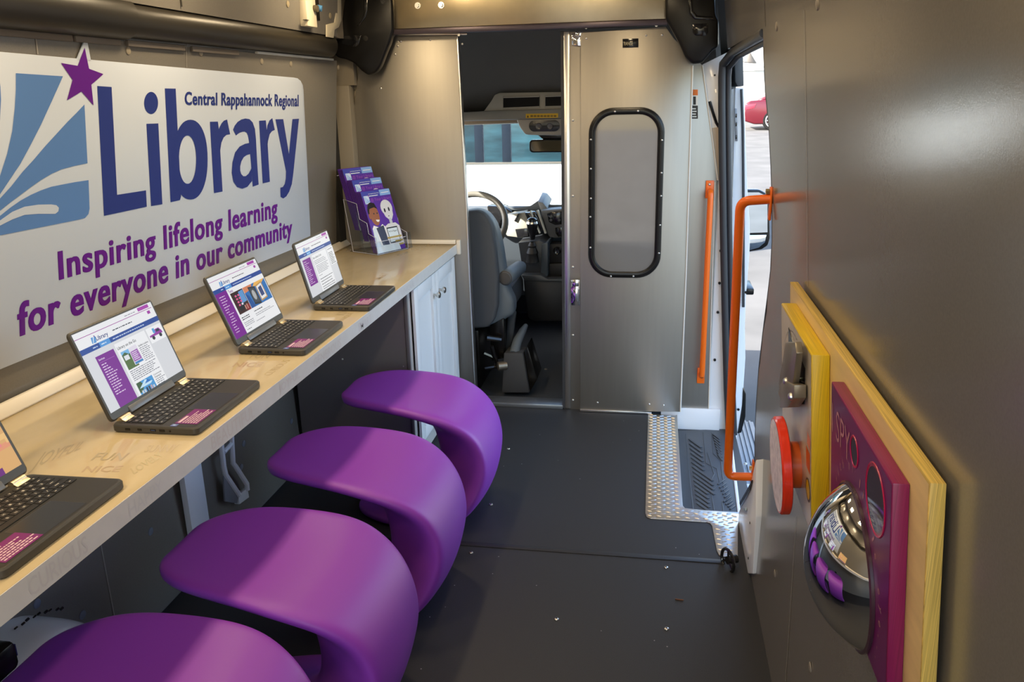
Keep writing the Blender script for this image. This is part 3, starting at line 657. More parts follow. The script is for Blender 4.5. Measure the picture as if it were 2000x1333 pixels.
ms = thing('backsplash_moulding', 'long cream moulding where the countertop meets the left wall', 'moulding', (-1.38, 2.2, CZ))
b = MB(); xb = -1.382
b.prism([(xb, -.6, CZ+.0005), (xb, -.6, CZ+.004), (-1.402, -.6, CZ+.026), (-1.408, -.6, CZ+.027), (-1.414, -.6, CZ+.020), (-1.414, -.6, CZ+.0005)], (0, 4.20, 0), .0008)
b.build('wall_strip', MOULD, ms)
es_ = thing('end_moulding', 'cream moulding strip along the bulkhead at the far end of the countertop', 'moulding', (-1.1, 3.61, CZ))
b = MB(); b.box((-1.37, 3.603, CZ+.0005), (-.889, 3.6225, CZ+.018), .002); b.box((-.886, 3.603, CZ-CT-.003), (-.868, 3.6225, CZ+.018), .002); b.build('end_strip', MOULD, es_)

# cabinet under the far end
cb = thing('cabinet', 'white two-door cabinet with a grey side panel under the far end of the countertop', 'cabinet', (-1.15, 3.25, 0))
YC = 2.905
GREYP = mat('grey_panel', (.20, .185, .185), .36, bump=.1, bscale=300)
b = MB(); b.box((-1.412, YC+.006, .012), (-.918, 3.61, CZ-CT-.001)); b.build('body', paint(190, 188, 184), cb)
b = MB(); b.box((-1.405, YC, .004), (-.932, YC+.006, CZ-CT-.001)); b.build('side_panel', GREYP, cb)
b = MB(); b.box((-.930, YC-.002, .004), (-.9165, YC+.012, CZ-CT-.001), .001); b.build('corner_trim', mat('trim_grey', (.16, .15, .155), .4), cb)
b = MB(); b.box((-1.408, YC-.003, .004), (-1.398, YC+.004, CZ-CT-.001)); b.build('edge_gasket', BLACK, cb)
q = PY(YC, 669, 702); c = MB(); disc(c, q, (0, -1, 0), .004, .003, 8); c.build('screw', BOLT, cb)
q = PY(YC, 788, 716); c = MB(); disc(c, q, (0, -1, 0), .003, .002, 8); c.build('screw', BOLT, cb)
Y0, Y1, Ym = 2.938, 3.604, 3.262
for ya, yb, ky in ((Y0, Ym-.0015, Ym-.045), (Ym+.0015, Y1, Ym+.045)):
    b = MB(); b.box((-.9175, ya, .095), (-.908, yb, .738)); fr = .055
    for a, c2 in (((ya, .095), (ya+fr, .738)), ((yb-fr, .095), (yb, .738)), ((ya+fr, .095), (yb-fr, .095+fr)), ((ya+fr, .738-fr), (yb-fr, .738))):
        b.box((-.9165, a[0], a[1]), (-.897, c2[0], c2[1]), .0015)
    d = b.build('door', WHITEC, cb)
    q = V((-.897, ky, .650)); c = MB(); c.lathe([(.006, 0), (.005, .008), (.006, .012), (.0125, .018), (.014, .024), (.011, .029), (0, .031)], q, (1, 0, 0), 20); c.build('knob', mat('nickel', (.62, .60, .55), .28, metal=1) if ky < Ym else MAT['nickel'], d)
b = MB(); b.box((-.95, Y0, .004), (-.925, Y1, .09)); b.build('plinth', paint(200, 205, 208), cb)

# things under the counter
lg = thing('leg', None, None, (-1.36, 2.0, 0)); lg.parent = ct; lg.location = V((-1.36, 2.0, 0))-V(ct.location)
x0 = -1.385; a = PX(x0, 364, 960); c2 = PX(x0, 394, 940)
b = MB(); b.box((x0-.02, a.y, .05), (x0, c2.y+.012, .752), .002); b.build('post', paint(226, 228, 236, .35), lg)
ap = tag(None or (lambda bb: (bb.prism([(-1.0, 1.28, .750), (-1.0, 1.78, .750), (-1.0, 1.40, .722), (-1.0, 1.28, .722)], (-.02, 0, 0), .002), bb.build('counter_brace', mat('brace', (.10, .09, .10), .45)))[1])(MB()), 'dark steel brace under the countertop front above the white leg', 'brace')
br = thing('wall_bracket', 'white open-frame bracket on the lower left wall beside the white leg', 'bracket', (-1.38, 2.3, .1))
xw = -1.385
P = lambda px, py: PX(xw, px, py)
b = MB()
L1 = [P(432, 868), P(437, 912), P(441, 929), P(467, 968)]; L2 = [P(452, 852), P(455, 905), P(460, 912), P(482, 946), P(483, 958)]
for ln in (L1, L2): b.tube(ln, .009, 8)
b.tube([P(437, 884), P(453, 866)], .008, 8); b.build('side_rail', paint(222, 226, 234, .35), br)
b = MB(); b.prism([P(466, 968), P(484, 954), P(487, 972), P(468, 986)], (-.02, 0, 0), .002); b.build('foot', paint(222, 226, 234, .35), br)
b = MB(); b.prism([P(437, 930), P(466, 972), P(464, 984), P(440, 980)], (-.006, 0, 0), .001); b.build('gusset', paint(120, 124, 134), br)
q = P(446, 965)
wa = thing('wheel_arch', 'glossy white wheel arch cover against the lower left wall behind the nearest stool', 'wheel arch', (-1.3, 1.25, 0))
b = MB(); rows = []
prof = [(.93, 0, .0), (.95, .12, .01), (1.02, .20, .02), (1.12, .262, .02), (1.24, .316, .02), (1.32, .338, .02), (1.40, .330, .02), (1.50, .245, .01), (1.56, .12, .0), (1.58, 0, 0)]
for y, z, _ in prof:
    rows.append([V((XL(z)+.001, y, z)), V((-1.345, y, z)), V((-1.305, y, z-.004)), V((-1.285, y+(1.25-y)*.04, max(0, z-.022))), V((-1.275, y+(1.25-y)*.08, max(0, z-.06))), V((-1.27, y+(1.25-y)*.08, 0))])
b.grid(rows); b.build('cover', WHITEP, wa, 'all', [('SUB', 2)])
b = MB(); 
for i in range(9): q = V((-1.372+.004*(i % 2), 1.335+i*.017, .3365-.0007*i*i)); b.cyl(q, q+V((0, .008, 0)), .0022+.0006*(i % 3), seg=6)
b.build('foam_sealant', BLACK, wa)
bk = thing('strap_buckle', 'black plastic buckle with a strap hanging at the lower left beside the wheel arch', 'buckle', PX(-1.2, 5, 1290))
b = MB(); q = PX(-1.2, 3, 1288); b.box(q-V((.03, .045, .03)), q+V((.02, .022, .030)), .012); b.build('body', BLACK, bk)
b = MB(); b.box(q+V((-.02, .0225, -.01)), q+V((.012, .026, .016)), .001); b.build('label', paint(40, 40, 110), bk)
b = MB(); b.prism([q+V((-.01, -.02, -.03)), q+V((.0, .0, -.03)), q+V((.0, .0, -q.z+.001)), q+V((-.01, -.02, -q.z+.001))], (.003, 0, 0)); b.build('strap', paint(160, 160, 165), bk)

# ------------------------------------------------------------------ stools
ST = [  # seat-to-base stations: edge x, z ; inner keel x, z ; half width ; rise of the edges over the middle
    (-.274, .452, -.272, .434, .046, 0), (-.271, .456, -.264, .432, .086, .002), (-.254, .461, -.246, .430, .121, .005), (-.208, .467, -.203, .427, .158, .010), (-.155, .470, -.152, .421, .182, .014),
    (-.091, .467, -.09, .418, .196, .017), (-.021, .460, -.03, .408, .205, .016), (.049, .449, .006, .392, .213, .012), (.109, .434, .024, .366, .212, .006), (.161, .410, .033, .340, .201, .002),
    (.208, .373, .039, .312, .186, -.002), (.240, .325, .043, .28, .173, -.004), (.256, .270, .045, .25, .166, -.007), (.258, .217, .045, .215, .166, -.012), (.246, .163, .040, .18, .170, -.018),
    (.223, .111, .030, .148, .180, -.022), (.190, .061, .012, .115, .192, -.020), (.150, .030, -.012, .088, .200, -.012), (.09, .008, -.045, .062, .203, -.004), (0, .001, -.085, .045, .198, 0),
    (-.08, 0, -.13, .036, .184, 0), (-.15, 0, -.18, .031, .158, 0), (-.21, 0, -.225, .027, .120, 0), (-.245, .001, -.25, .023, .075, 0), (-.256, .004, -.258, .018, .030, 0)]
def stool_mesh():
    b = MB(); rows = []; N = 8
    for i, (ox, oz, ix, iz, w, ds) in enumerate(ST):
        a = V((ST[max(i-1, 0)][0], 0, ST[max(i-1, 0)][1])); c = V((ST[min(i+1, len(ST)-1)][0], 0, ST[min(i+1, len(ST)-1)][1]))
        d = (c-a).normalized(); nn = V((-d.z, 0, d.x))          # outward normal
        o = V((ox, 0, oz)); dirn = (V((ix, 0, iz))-o); ln = dirn.length; dirn.normalize(); rim = min(.031, ln)
        if w < .05: rim = min(rim, .018)
        row = []
        ts = [-1+2*j/N for j in range(N+1)]
        for t in ts:
            tt = math.sin(t*math.pi/2) if False else t
            row.append(o+V((0, w*tt*(1 if abs(t) < 1 else .985), 0))+nn*(ds*(t*t-1)))
        for t in ts[::-1]:
            bl = (ln-rim)*max(0, math.cos(t*math.pi/2))**1.25
            e = o+V((0, w*t*(1 if abs(t) < 1 else .985), 0))+nn*(ds*(t*t-1))
            row.append(e+nn*(-rim*(1-min(1, bl*8)))+dirn*(rim*min(1, bl*8)+bl))
        rows.append(row)
    b.grid(rows, None, True)
    for r in (rows[0], rows[-1]):
        n = len(r)//2
        b.raw(r, [(j, j+1, 2*n-2-j, 2*n-1-j) for j in range(n-1)])
    bmesh.ops.remove_doubles(b.bm, verts=b.bm.verts, dist=.0006)
    return b
sx = -.790
labs = ['purple moulded cantilever stool nearest the camera, cut off by the bottom edge of the photo', 'purple moulded cantilever stool, second from the camera, in front of the nearest laptops',
        'purple moulded cantilever stool, third from the camera, next to the end stool', 'purple moulded cantilever stool furthest from the camera, in front of the white cabinet']
s0 = stool_mesh().build('cantilever_stool', PURPLE, None, 'all', [('SUB', 2)])
STOOLS = []
for i, (y, dx, r) in enumerate(((1.09, -.075, 0), (1.54, -.018, 0), (2.066, -.014, 0), (2.612, 0, 0))):
    o = s0 if i == 0 else s0.copy()
    if i: COL.objects.link(o)
    o.location = (sx+dx, y, .001); o.rotation_euler = (0, 0, math.radians(r)); tag(o, labs[i], 'stool', 'purple stools in a row along the counter'); STOOLS.append(o)

# ------------------------------------------------------------------ laptops
def page(kind):
    """web page of one screen: list of (colour, x0, y0, x1, y1) boxes and (text, colour, box) in 0..1 page space, y up"""
    R = []; rnd = random.Random(kind)
    def box(c, x0, y0, x1, y1): R.append(('b', c, x0, y0, x1, y1))
    def poly(c, pts): R.append(('p', c, pts))
    def txt(s, c, x0, y0, x1, y1, bold=.01): R.append(('t', s, c, x0, y0, x1, y1, bold))
    def lines(c, x0, x1, y, n, dy, h=.009):
        for i in range(n):
            x = x0; xe = x1 - (x1-x0)*rnd.random()*.25
            while x < xe-.01:
                w = .012+.03*rnd.random(); box(c, x, y-i*dy, min(x+w, xe), y-i*dy+h); x += w+.007
    if kind == 0:
        box((222, 170, 105), 0, 0, 1, 1)
        for i in range(26):
            x, y = rnd.random(), rnd.random(); c = rnd.choice([(236, 190, 120), (228, 150, 110), (200, 140, 80), (240, 205, 150), (232, 130, 130)])
            box(c, x, y, min(1, x+.12+.2*rnd.random()), min(1, y+.02+.05*rnd.random()))
        box((110, 30, 120), 0, 0, .86, .07)
        return R
    box((216, 217, 221), 0, 0, 1, 1); box((238, 238, 240), 0, .80, 1, 1)
    box((160, 40, 150), 0, .925, .98, .932); box((172, 70, 172), .80, .945, .95, .99); box((165, 60, 165), .90, .865, .94, .905)
    lines((140, 140, 150), .62, .78, .955, 1, .02); lines((60, 60, 70), .42, .72, .855, 1, .02, .012)
    box((44, 74, 150), 0, .735, 1, .80); box((86, 150, 214), .22, .735, .345, .80)
    lines((200, 214, 240), .14, .20, .76, 1, .02, .012); lines((220, 236, 250), .24, .33, .76, 1, .02, .012); lines((200, 214, 240), .38, .80, .76, 1, .02, .012)
    poly((90, 150, 210), [(.155, .812), (.205, .812), (.215, .885), (.165, .885)]); poly((230, 240, 250), [(.165, .812), (.172, .812), (.20, .885), (.19, .885)]); poly((120, 30, 130), [(.205, .88), (.214, .888), (.209, .9), (.2, .895)])
    txt('Library', (48, 60, 124), .212, .81, .355, .88, .02)
    if kind == 1:
        box((122, 26, 142), .115, -.0, .335, .66); txt('Services', (240, 225, 245), .135, .60, .205, .625); box((190, 120, 200), .135, .575, .31, .578)
        for i in range(13): lines((226, 200, 232), .14, .14+.07+.11*rnd.random(), .54-i*.032, 1, .02, .012)
        box((240, 240, 242), .36, 0, .76, .70); txt('Library on the Go', (20, 20, 24), .375, .605, .615, .655, .01)
        box((120, 180, 225), .385, .37, .525, .58); poly((70, 100, 60), [(.385, .47), (.385, .535), (.43, .56), (.47, .52), (.525, .55), (.525, .47)]); box((84, 110, 52), .385, .34, .525, .48); box((225, 228, 232), .40, .46, .46, .52)
        poly((226, 220, 232), [(.48, .36), (.60, .36), (.59, .59), (.485, .585)]); poly((160, 100, 175), [(.488, .40), (.59, .40), (.585, .535), (.492, .53)]); poly((60, 130, 190), [(.488, .365), (.595, .365), (.592, .392), (.49, .392)])
        for i in range(5): box((238, 226, 244), .50, .42+i*.022, .57-.01*(i % 2), .428+i*.022)
        txt('Satellite Locations', (30, 30, 36), .61, .54, .745, .565, .01); lines((120, 120, 130), .61, .75, .515, 8, .024)
        lines((110, 110, 122), .385, .75, .31, 6, .024); txt('Community', (30, 30, 36), .62, .125, .73, .15, .01); txt('Outreach', (30, 30, 36), .62, .095, .71, .12, .01)
        box((70, 150, 210), .385, 0, .60, .155); poly((60, 90, 50), [(.385, .02), (.385, .155), (.44, .155), (.47, .09), (.42, .03)]); poly((196, 226, 244), [(.40, .075), (.50, .15), (.58, .09), (.55, .07)]); poly((40, 110, 190), [(.48, .10), (.53, .14), (.57, .10)])
        for i in range(6): box(rnd.choice([(30, 40, 70), (200, 205, 215), (60, 60, 70), (190, 160, 170)]), .41+i*.03, 0, .43+i*.03, .035+.02*rnd.random())
        lines((110, 110, 122), .62, .75, .07, 4, .024)
        box((242, 242, 244), .775, .50, .985, .70); poly((150, 60, 160), [(.79, .565), (.79, .60), (.86, .605), (.885, .655), (.94, .655), (.965, .605), (.97, .565)]); poly((40, 50, 60), [(.89, .615), (.90, .645), (.935, .645), (.945, .612)]); box((90, 160, 215), .85, .61, .88, .675); box((240, 240, 242), .79, .558, .97, .575)
        for x in (.83, .93): poly((50, 50, 55), [(x+.02*math.cos(a), .558+.026*math.sin(a)) for a in [i*math.pi/5 for i in range(10)]])
    if kind == 2:
        box((238, 238, 240), 0, 0, 1, .735); box((122, 26, 142), 0, 0, .22, .735)
        for i in range(15): lines((226, 200, 232), .05+.02*(i in (7, 8, 9)), .11+.07*rnd.random(), .66-i*.041, 1, .02, .012)
        txt('Teens', (120, 26, 140), .24, .665, .325, .715, .02)
        box((58, 26, 22), .25, .30, .50, .655); poly((30, 30, 36), [(.30, .34), (.43, .37), (.43, .64), (.30, .61)]); poly((96, 150, 205), [(.38, .44), (.49, .45), (.49, .64), (.40, .63)])
        for i in range(8): box(rnd.choice([(220, 90, 140), (90, 160, 210), (230, 220, 230), (190, 60, 90)]), .31+.055*(i % 2), .57-.05*(i//2), .345+.055*(i % 2), .60-.05*(i//2))
        box((130, 24, 34), .42, .30, .50, .40); box((200, 150, 130), .40, .33, .42, .40); box((190, 140, 120), .44, .33, .46, .41)
        box((40, 110, 180), .505, .30, .985, .655); poly((214, 130, 90), [(.505, .56), (.505, .655), (.70, .655), (.66, .58)]); poly((236, 180, 90), [(.70, .60), (.76, .655), (.985, .655), (.90, .60)]); poly((30, 80, 150), [(.505, .30), (.60, .30), (.56, .50), (.505, .56)])
        poly((40, 42, 48), [(.60, .33), (.735, .30), (.735, .60), (.60, .63)]); poly((70, 74, 80), [(.615, .36), (.72, .335), (.72, .58), (.615, .605)])
        poly((176, 176, 176), [(.64+.035*math.cos(a)+.025, .475+.085*math.sin(a)) for a in [i*math.pi/7 for i in range(14)]])
        poly((196, 150, 80), [(.755, .33), (.90, .35), (.90, .63), (.755, .60)]); poly((232, 232, 236), [(.77, .355), (.885, .37), (.885, .605), (.77, .58)]); poly((58, 70, 120), [(.79, .40), (.865, .41), (.865, .57), (.79, .55)])
        lines((30, 30, 36), .25, .42, .235, 2, .032, .014); lines((30, 30, 36), .52, .76, .235, 1, .03, .014); lines((120, 120, 130), .52, .95, .19, 2, .028); lines((110, 110, 122), .25, .45, .15, 3, .027); lines((110, 110, 122), .48, .68, .085, 1, .02); lines((40, 40, 46), .25, .36, .04, 1, .02)
    if kind == 3:
        box((122, 26, 142), .05, .20, .28, .69); txt('Services', (240, 225, 245), .07, .635, .145, .66)
        for i in range(12): lines((226, 200, 232), .07, .15+.09*rnd.random(), .60-i*.033, 1, .02, .012)
        box((240, 240, 242), .33, 0, .78, .70); txt('Get a Library Card', (20, 20, 24), .345, .61, .60, .66, .012)
        lines((110, 110, 122), .35, .76, .575, 3, .028); lines((110, 110, 122), .36, .76, .48, 6, .028); lines((120, 120, 130), .36, .46, .29, 1, .02)
        for y in (.22, .17, .12, .07, .03): lines((60, 60, 70), .36, .76, y, 1, .02, .012)
        box((240, 240, 242), .80, .36, 1, .70); lines((60, 60, 70), .82, .97, .66, 1, .03, .012); lines((40, 40, 46), .82, .98, .59, 8, .03, .012)
    return R
KEYROWS = [[1]*14, [1]*13+[1.4], [1.4]+[1]*13, [1.7]+[1]*11+[1.75], [2.2]+[1]*10+[2.2], [1.2, 1, 1, 1.2, 5.2, 1.2, 1, 1, 1, 1]]
KEYCH = ['<>O[]=|-+^vMX*', '`1234567890-= ', ' QWERTYUIOP[]\\', " ASDFGHJKL;' ", ' ZXCVBNM,./ ', '          ']
key_mesh = {}
def laptop(x_front, yc, yaw, tilt, kind, lab):
    t = thing('laptop', lab, 'laptop', (x_front, yc, CZ), 'open laptops on the countertop', math.pi/2+math.radians(yaw))
    def bl(mb, name, m, parent=t, smooth=True):
        o = mb.build(name, m, None, smooth); o.parent = parent; return o
    Wd, Dp, Th = .295, .192, .0175; h = Wd/2
    def rr(x0, x1, y0, y1, r, z, n=5): return [V((p.x, p.z, z)) for p in rrect(x0, x1, y0, y1, r, 0, n)]
    b = MB(); b.grid([rr(-h+.003, h-.003, .003, Dp-.003, .010, .0008), rr(-h, h, 0, Dp, .012, .004), rr(-h, h, 0, Dp, .012, Th-.003), rr(-h+.0025, h-.0025, .0025, Dp-.0025, .010, Th)], None, True)
    b.poly(rr(-h+.0025, h-.0025, .0025, Dp-.0025, .010, Th)); b.poly(rr(-h+.003, h-.003, .003, Dp-.003, .010, .0008)); base = bl(b, 'base', LAPG)
    b = MB(); b.poly(rr(-h+.006, h-.006, .006, Dp-.012, .008, Th+.0003)); dk = bl(b, 'deck', LAPD, base)
    kb = MB(); kb.box((-.136, .086, Th+.0003), (.136, .170, Th+.0006)); kb = bl(kb, 'keyboard', mat('key_well', (.008, .008, .008), .6) if 'key_well' not in MAT else MAT['key_well'])
    pitch = .268/14.0
    for r, row in enumerate(KEYROWS):
        x = -.134; tot = sum(row); ph = .0145 if r else .0105; y = .1675-(.0125 if r else 0)-.0144*max(0, r-1)-(ph if r else .0105)
        for i, wk in enumerate(row):
            w = wk*.268/tot; kk = (r, i)
            if kk not in key_mesh:
                b = MB(); b.box((.0009, .0009, 0), (w-.0009, ph-.0009, .0016), .0005, None, 1)
                ch = KEYCH[r][i] if i < len(KEYCH[r]) else ' '
                if ch != ' ': text_to(b, ch, lambda u, v: V((w/2-.0022+.0044*u, ph*.30+v*.0048, .00175)), 1, .02, 1)
                else: b.poly([(w*.25, ph*.42, .00175), (w*.5, ph*.42, .00175), (w*.5, ph*.55, .00175), (w*.25, ph*.55, .00175)], 1) if wk < 4 else None
                o = bl(b, 'key', [KEY, KEYW], kb, 'flat'); key_mesh[kk] = o.data
            else:
                o = bpy.data.objects.new('key', key_mesh[kk]); COL.objects.link(o); o.parent = kb
            o.location = (x, y, Th+.0005); x += w
    b = MB(); b.poly(rr(-.050, .055, .010, .076, .003, Th+.0006)); bl(b, 'touchpad', mat('touchpad', (.022, .021, .020), .28) if 'touchpad' not in MAT else MAT['touchpad'])
    b = MB(); b.tube([(-.050, .010, Th+.0005), (-.050, .076, Th+.0005), (.055, .076, Th+.0005), (.055, .010, Th+.0005)], .0004, 5); bl(b, 'touchpad_edge', mat('tp_edge', (.10, .10, .10), .4) if 'tp_edge' not in MAT else MAT['tp_edge'])
    b = MB(); b.box((-.128, .010, Th+.0004), (-.048, .060, Th+.0009)); rn = random.Random(3)
    b.raw([(-.124, .050, Th+.0011), (-.088, .050, Th+.0011), (-.088, .056, Th+.0011), (-.124, .056, Th+.0011)], [(0, 1, 2, 3)], 1)
    for i in range(6):
        x = -.124; xe = -.055-.02*rn.random(); y = .043-i*.0058
        while x < xe:
            w = .003+.007*rn.random(); b.raw([(x, y, Th+.0011), (x+w, y, Th+.0011), (x+w, y+.0028, Th+.0011), (x, y+.0028, Th+.0011)], [(0, 1, 2, 3)], 1); x += w+.0016
    bl(b, 'palm_sticker', [paint(122, 22, 112, .35), paint(232, 205, 214, .5)])
    b = MB(); b.box((-.143, .048, Th+.0004), (-.131, .062, Th+.0008)); b.raw([(-.140, .052, Th+.001), (-.134, .052, Th+.001), (-.134, .058, Th+.001), (-.140, .058, Th+.001)], [(0, 1, 2, 3)], 1)
    bl(b, 'small_blue_sticker', [paint(96, 110, 176, .3), paint(170, 190, 225, .3)])
    for y, w, c in ((.155, .012, 0), (.128, .010, 0), (.098, .013, 1), (.078, .013, 0)):
        b = MB(); b.box((-h-.0004, y-w/2, .006), (-h+.001, y+w/2, .0115), .0008); b.box((-h-.0007, y-w/2+.002, .008), (-h, y+w/2-.002, .010), 0, None, 2, 1); bl(b, 'port', [BLACK, paint(60, 80, 130) if c else BLACKG])
    b = MB(); b.cyl((-h-.0006, .060, .0088), (-h+.001, .060, .0088), .0022, seg=12); bl(b, 'headphone_jack', BLACK)
    # lid
    a = math.radians(tilt); hy, hz = Dp-.006, Th+.001
    def S(x, s, d=0): return V((x, hy+s*math.sin(a)+d*math.cos(a), hz+s*math.cos(a)-d*math.sin(a)))   # d: behind the screen face
    b = MB(); o1 = [(p.x, p.z) for p in rrect(-h, h, .004, .205, .010, 0, 5)]; o2 = [(p.x, p.z) for p in rrect(-h+.003, h-.003, .007, .202, .008, 0, 5)]
    b.grid([[S(x, s, 0) for x, s in o2], [S(x, s, .002) for x, s in o1], [S(x, s, .006) for x, s in o1], [S(x, s, .009) for x, s in o2]], None, True)
    b.poly([S(x, s, 0) for x, s in o2]); b.poly([S(x, s, .009) for x, s in o2]); lid = bl(b, 'lid', LAPG)
    b = MB(); b.prism([S(-.085, .002, -.004), S(.085, .002, -.004), S(.085, .016, -.001), S(-.085, .016, -.001)], S(0, 0, .004)-S(0, 0, 0), .001); bl(b, 'lid_chin', mat('chin', (.16, .17, .19), .3) if 'chin' not in MAT else MAT['chin'], lid)
    for x in (-.112, .112):
        b = MB(); b.cyl((x-.016, hy-.002, hz+.001), (x+.016, hy-.002, hz+.001), .0062, seg=14); b.prism([V((x-.016, hy-.016, Th+.0004)), V((x+.016, hy-.016, Th+.0004)), V((x+.016, hy-.003, Th+.006)), V((x-.016, hy-.003, Th+.006))], (0, .002, -.002), .0006)
        bl(b, 'hinge', HINGE)
    sx0, sx1, s0_, s1_ = -h+.008, h-.008, .022, .199
    b = MB(); mats = []; zi = 0
    def fn(u, v, e): return S(sx0+(sx1-sx0)*u, s0_+(s1_-s0_)*v, -.0004-e)
    for it in page(kind):
        col = it[2] if it[0] == 't' else it[1]
        m = screen(*col)
        if m not in mats: mats.append(m)
        k = mats.index(m); zi += 1; e = zi*.000006
        if it[0] == 'b': _, _, x0, y0, x1, y1 = it; b.poly([fn(x0, y0, e), fn(x1, y0, e), fn(x1, y1, e), fn(x0, y1, e)], k)
        elif it[0] == 'p': b.poly([fn(x, y, e) for x, y in it[2]], k)
        else: _, s, _, x0, y0, x1, y1, bo = it; text_to(b, s, lambda u, v: fn(x0+(x1-x0)*u, y0+(y1-y0)*v, e), k, bo, 2)
    bl(b, 'screen', mats, lid, 'flat')
    return t
laptop(-.908, 1.030, 1.0, 20, 0, 'open dark grey laptop nearest the camera, cut off by the left edge of the photo')
laptop(-.906, 1.552, .8, 19, 1, 'open dark grey laptop showing a page headed Library on the Go')
laptop(-.902, 2.082, .5, 21, 2, 'open dark grey laptop showing a page headed Teens with two photos')
laptop(-.884, 2.547, 1.2, 14, 3, 'open dark grey laptop furthest from the camera, beside the brochure holder')

# ------------------------------------------------------------------ brochure holder and brochures
O = V((-1.164, 3.318, CZ)); r_ = V((.475, .88, 0)).normalized(); k_ = V((-.88, .475, 0)).normalized(); z_ = V((0, 0, 1))
def H(a, d, z): return O + r_*a + k_*d + z_*z
hd = thing('brochure_holder', 'clear acrylic three-pocket brochure holder on the far end of the countertop', 'brochure holder', H(.09, .09, 0))
Wh = .184
ACRE = mat('acrylic_edge', (.62, .66, .74), .15, trans=1)
def sheet(name, pts, vec, m=ACRYL):
    b = MB(); b.prism(pts, vec, 0); o = b.build(name, [m, ACRE], hd, 'flat')
    for f in o.data.polygons[2:]: f.material_index = 1
    return o
sheet('base_sheet', [H(0, 0, .0006), H(Wh, 0, .0006), H(Wh, .178, .0006), H(0, .178, .0006)], (0, 0, .0025))
sheet('back_sheet', [H(0, .160, .003), H(Wh, .160, .003), H(Wh, .225, .33), H(0, .225, .33)], k_*.0025)
for a in (.0, Wh-.0025):
    sheet('side_sheet', [H(a, .0, .003), H(a, .004, .075), H(a, .048, .090), H(a, .055, .135), H(a, .10, .150), H(a, .112, .215), H(a, .195, .23), H(a, .158, .003)], r_*.0025)
def rod(pts):
    b = MB(); b.tube(pts, .0011, 6); b.build('polished_edge', paint(206, 210, 228, .15), hd)
for a in (.0, Wh): rod([H(a, .158, .003), H(a, .0, .003), H(a, .004, .075), H(a, .048, .090), H(a, .055, .135), H(a, .10, .150), H(a, .112, .215), H(a, .195, .23), H(a, .158, .003)])
rod([H(0, 0, .003), H(Wh, 0, .003)]); rod([H(0, .012, .055), H(Wh, .012, .055)]); rod([H(0, .225, .33), H(Wh, .225, .33), H(Wh, .195, .23)])
for d, zb, zt, tp in ((-.003, .003, .055, .012), (.045, .048, .11, .062), (.098, .092, .17, .118)):
    sheet('pocket_front', [H(.0, d, zb), H(Wh, d, zb), H(Wh, tp, zt), H(.0, tp, zt)], k_*.0025)
sheet('card_pocket', [H(Wh+.0005, .0, .003), H(Wh+.028, .0, .003), H(Wh+.028, .010, .07), H(Wh+.0005, .010, .07)], k_*.018)
BW, BH = .168, .272
lean = V((0, 0, 0))
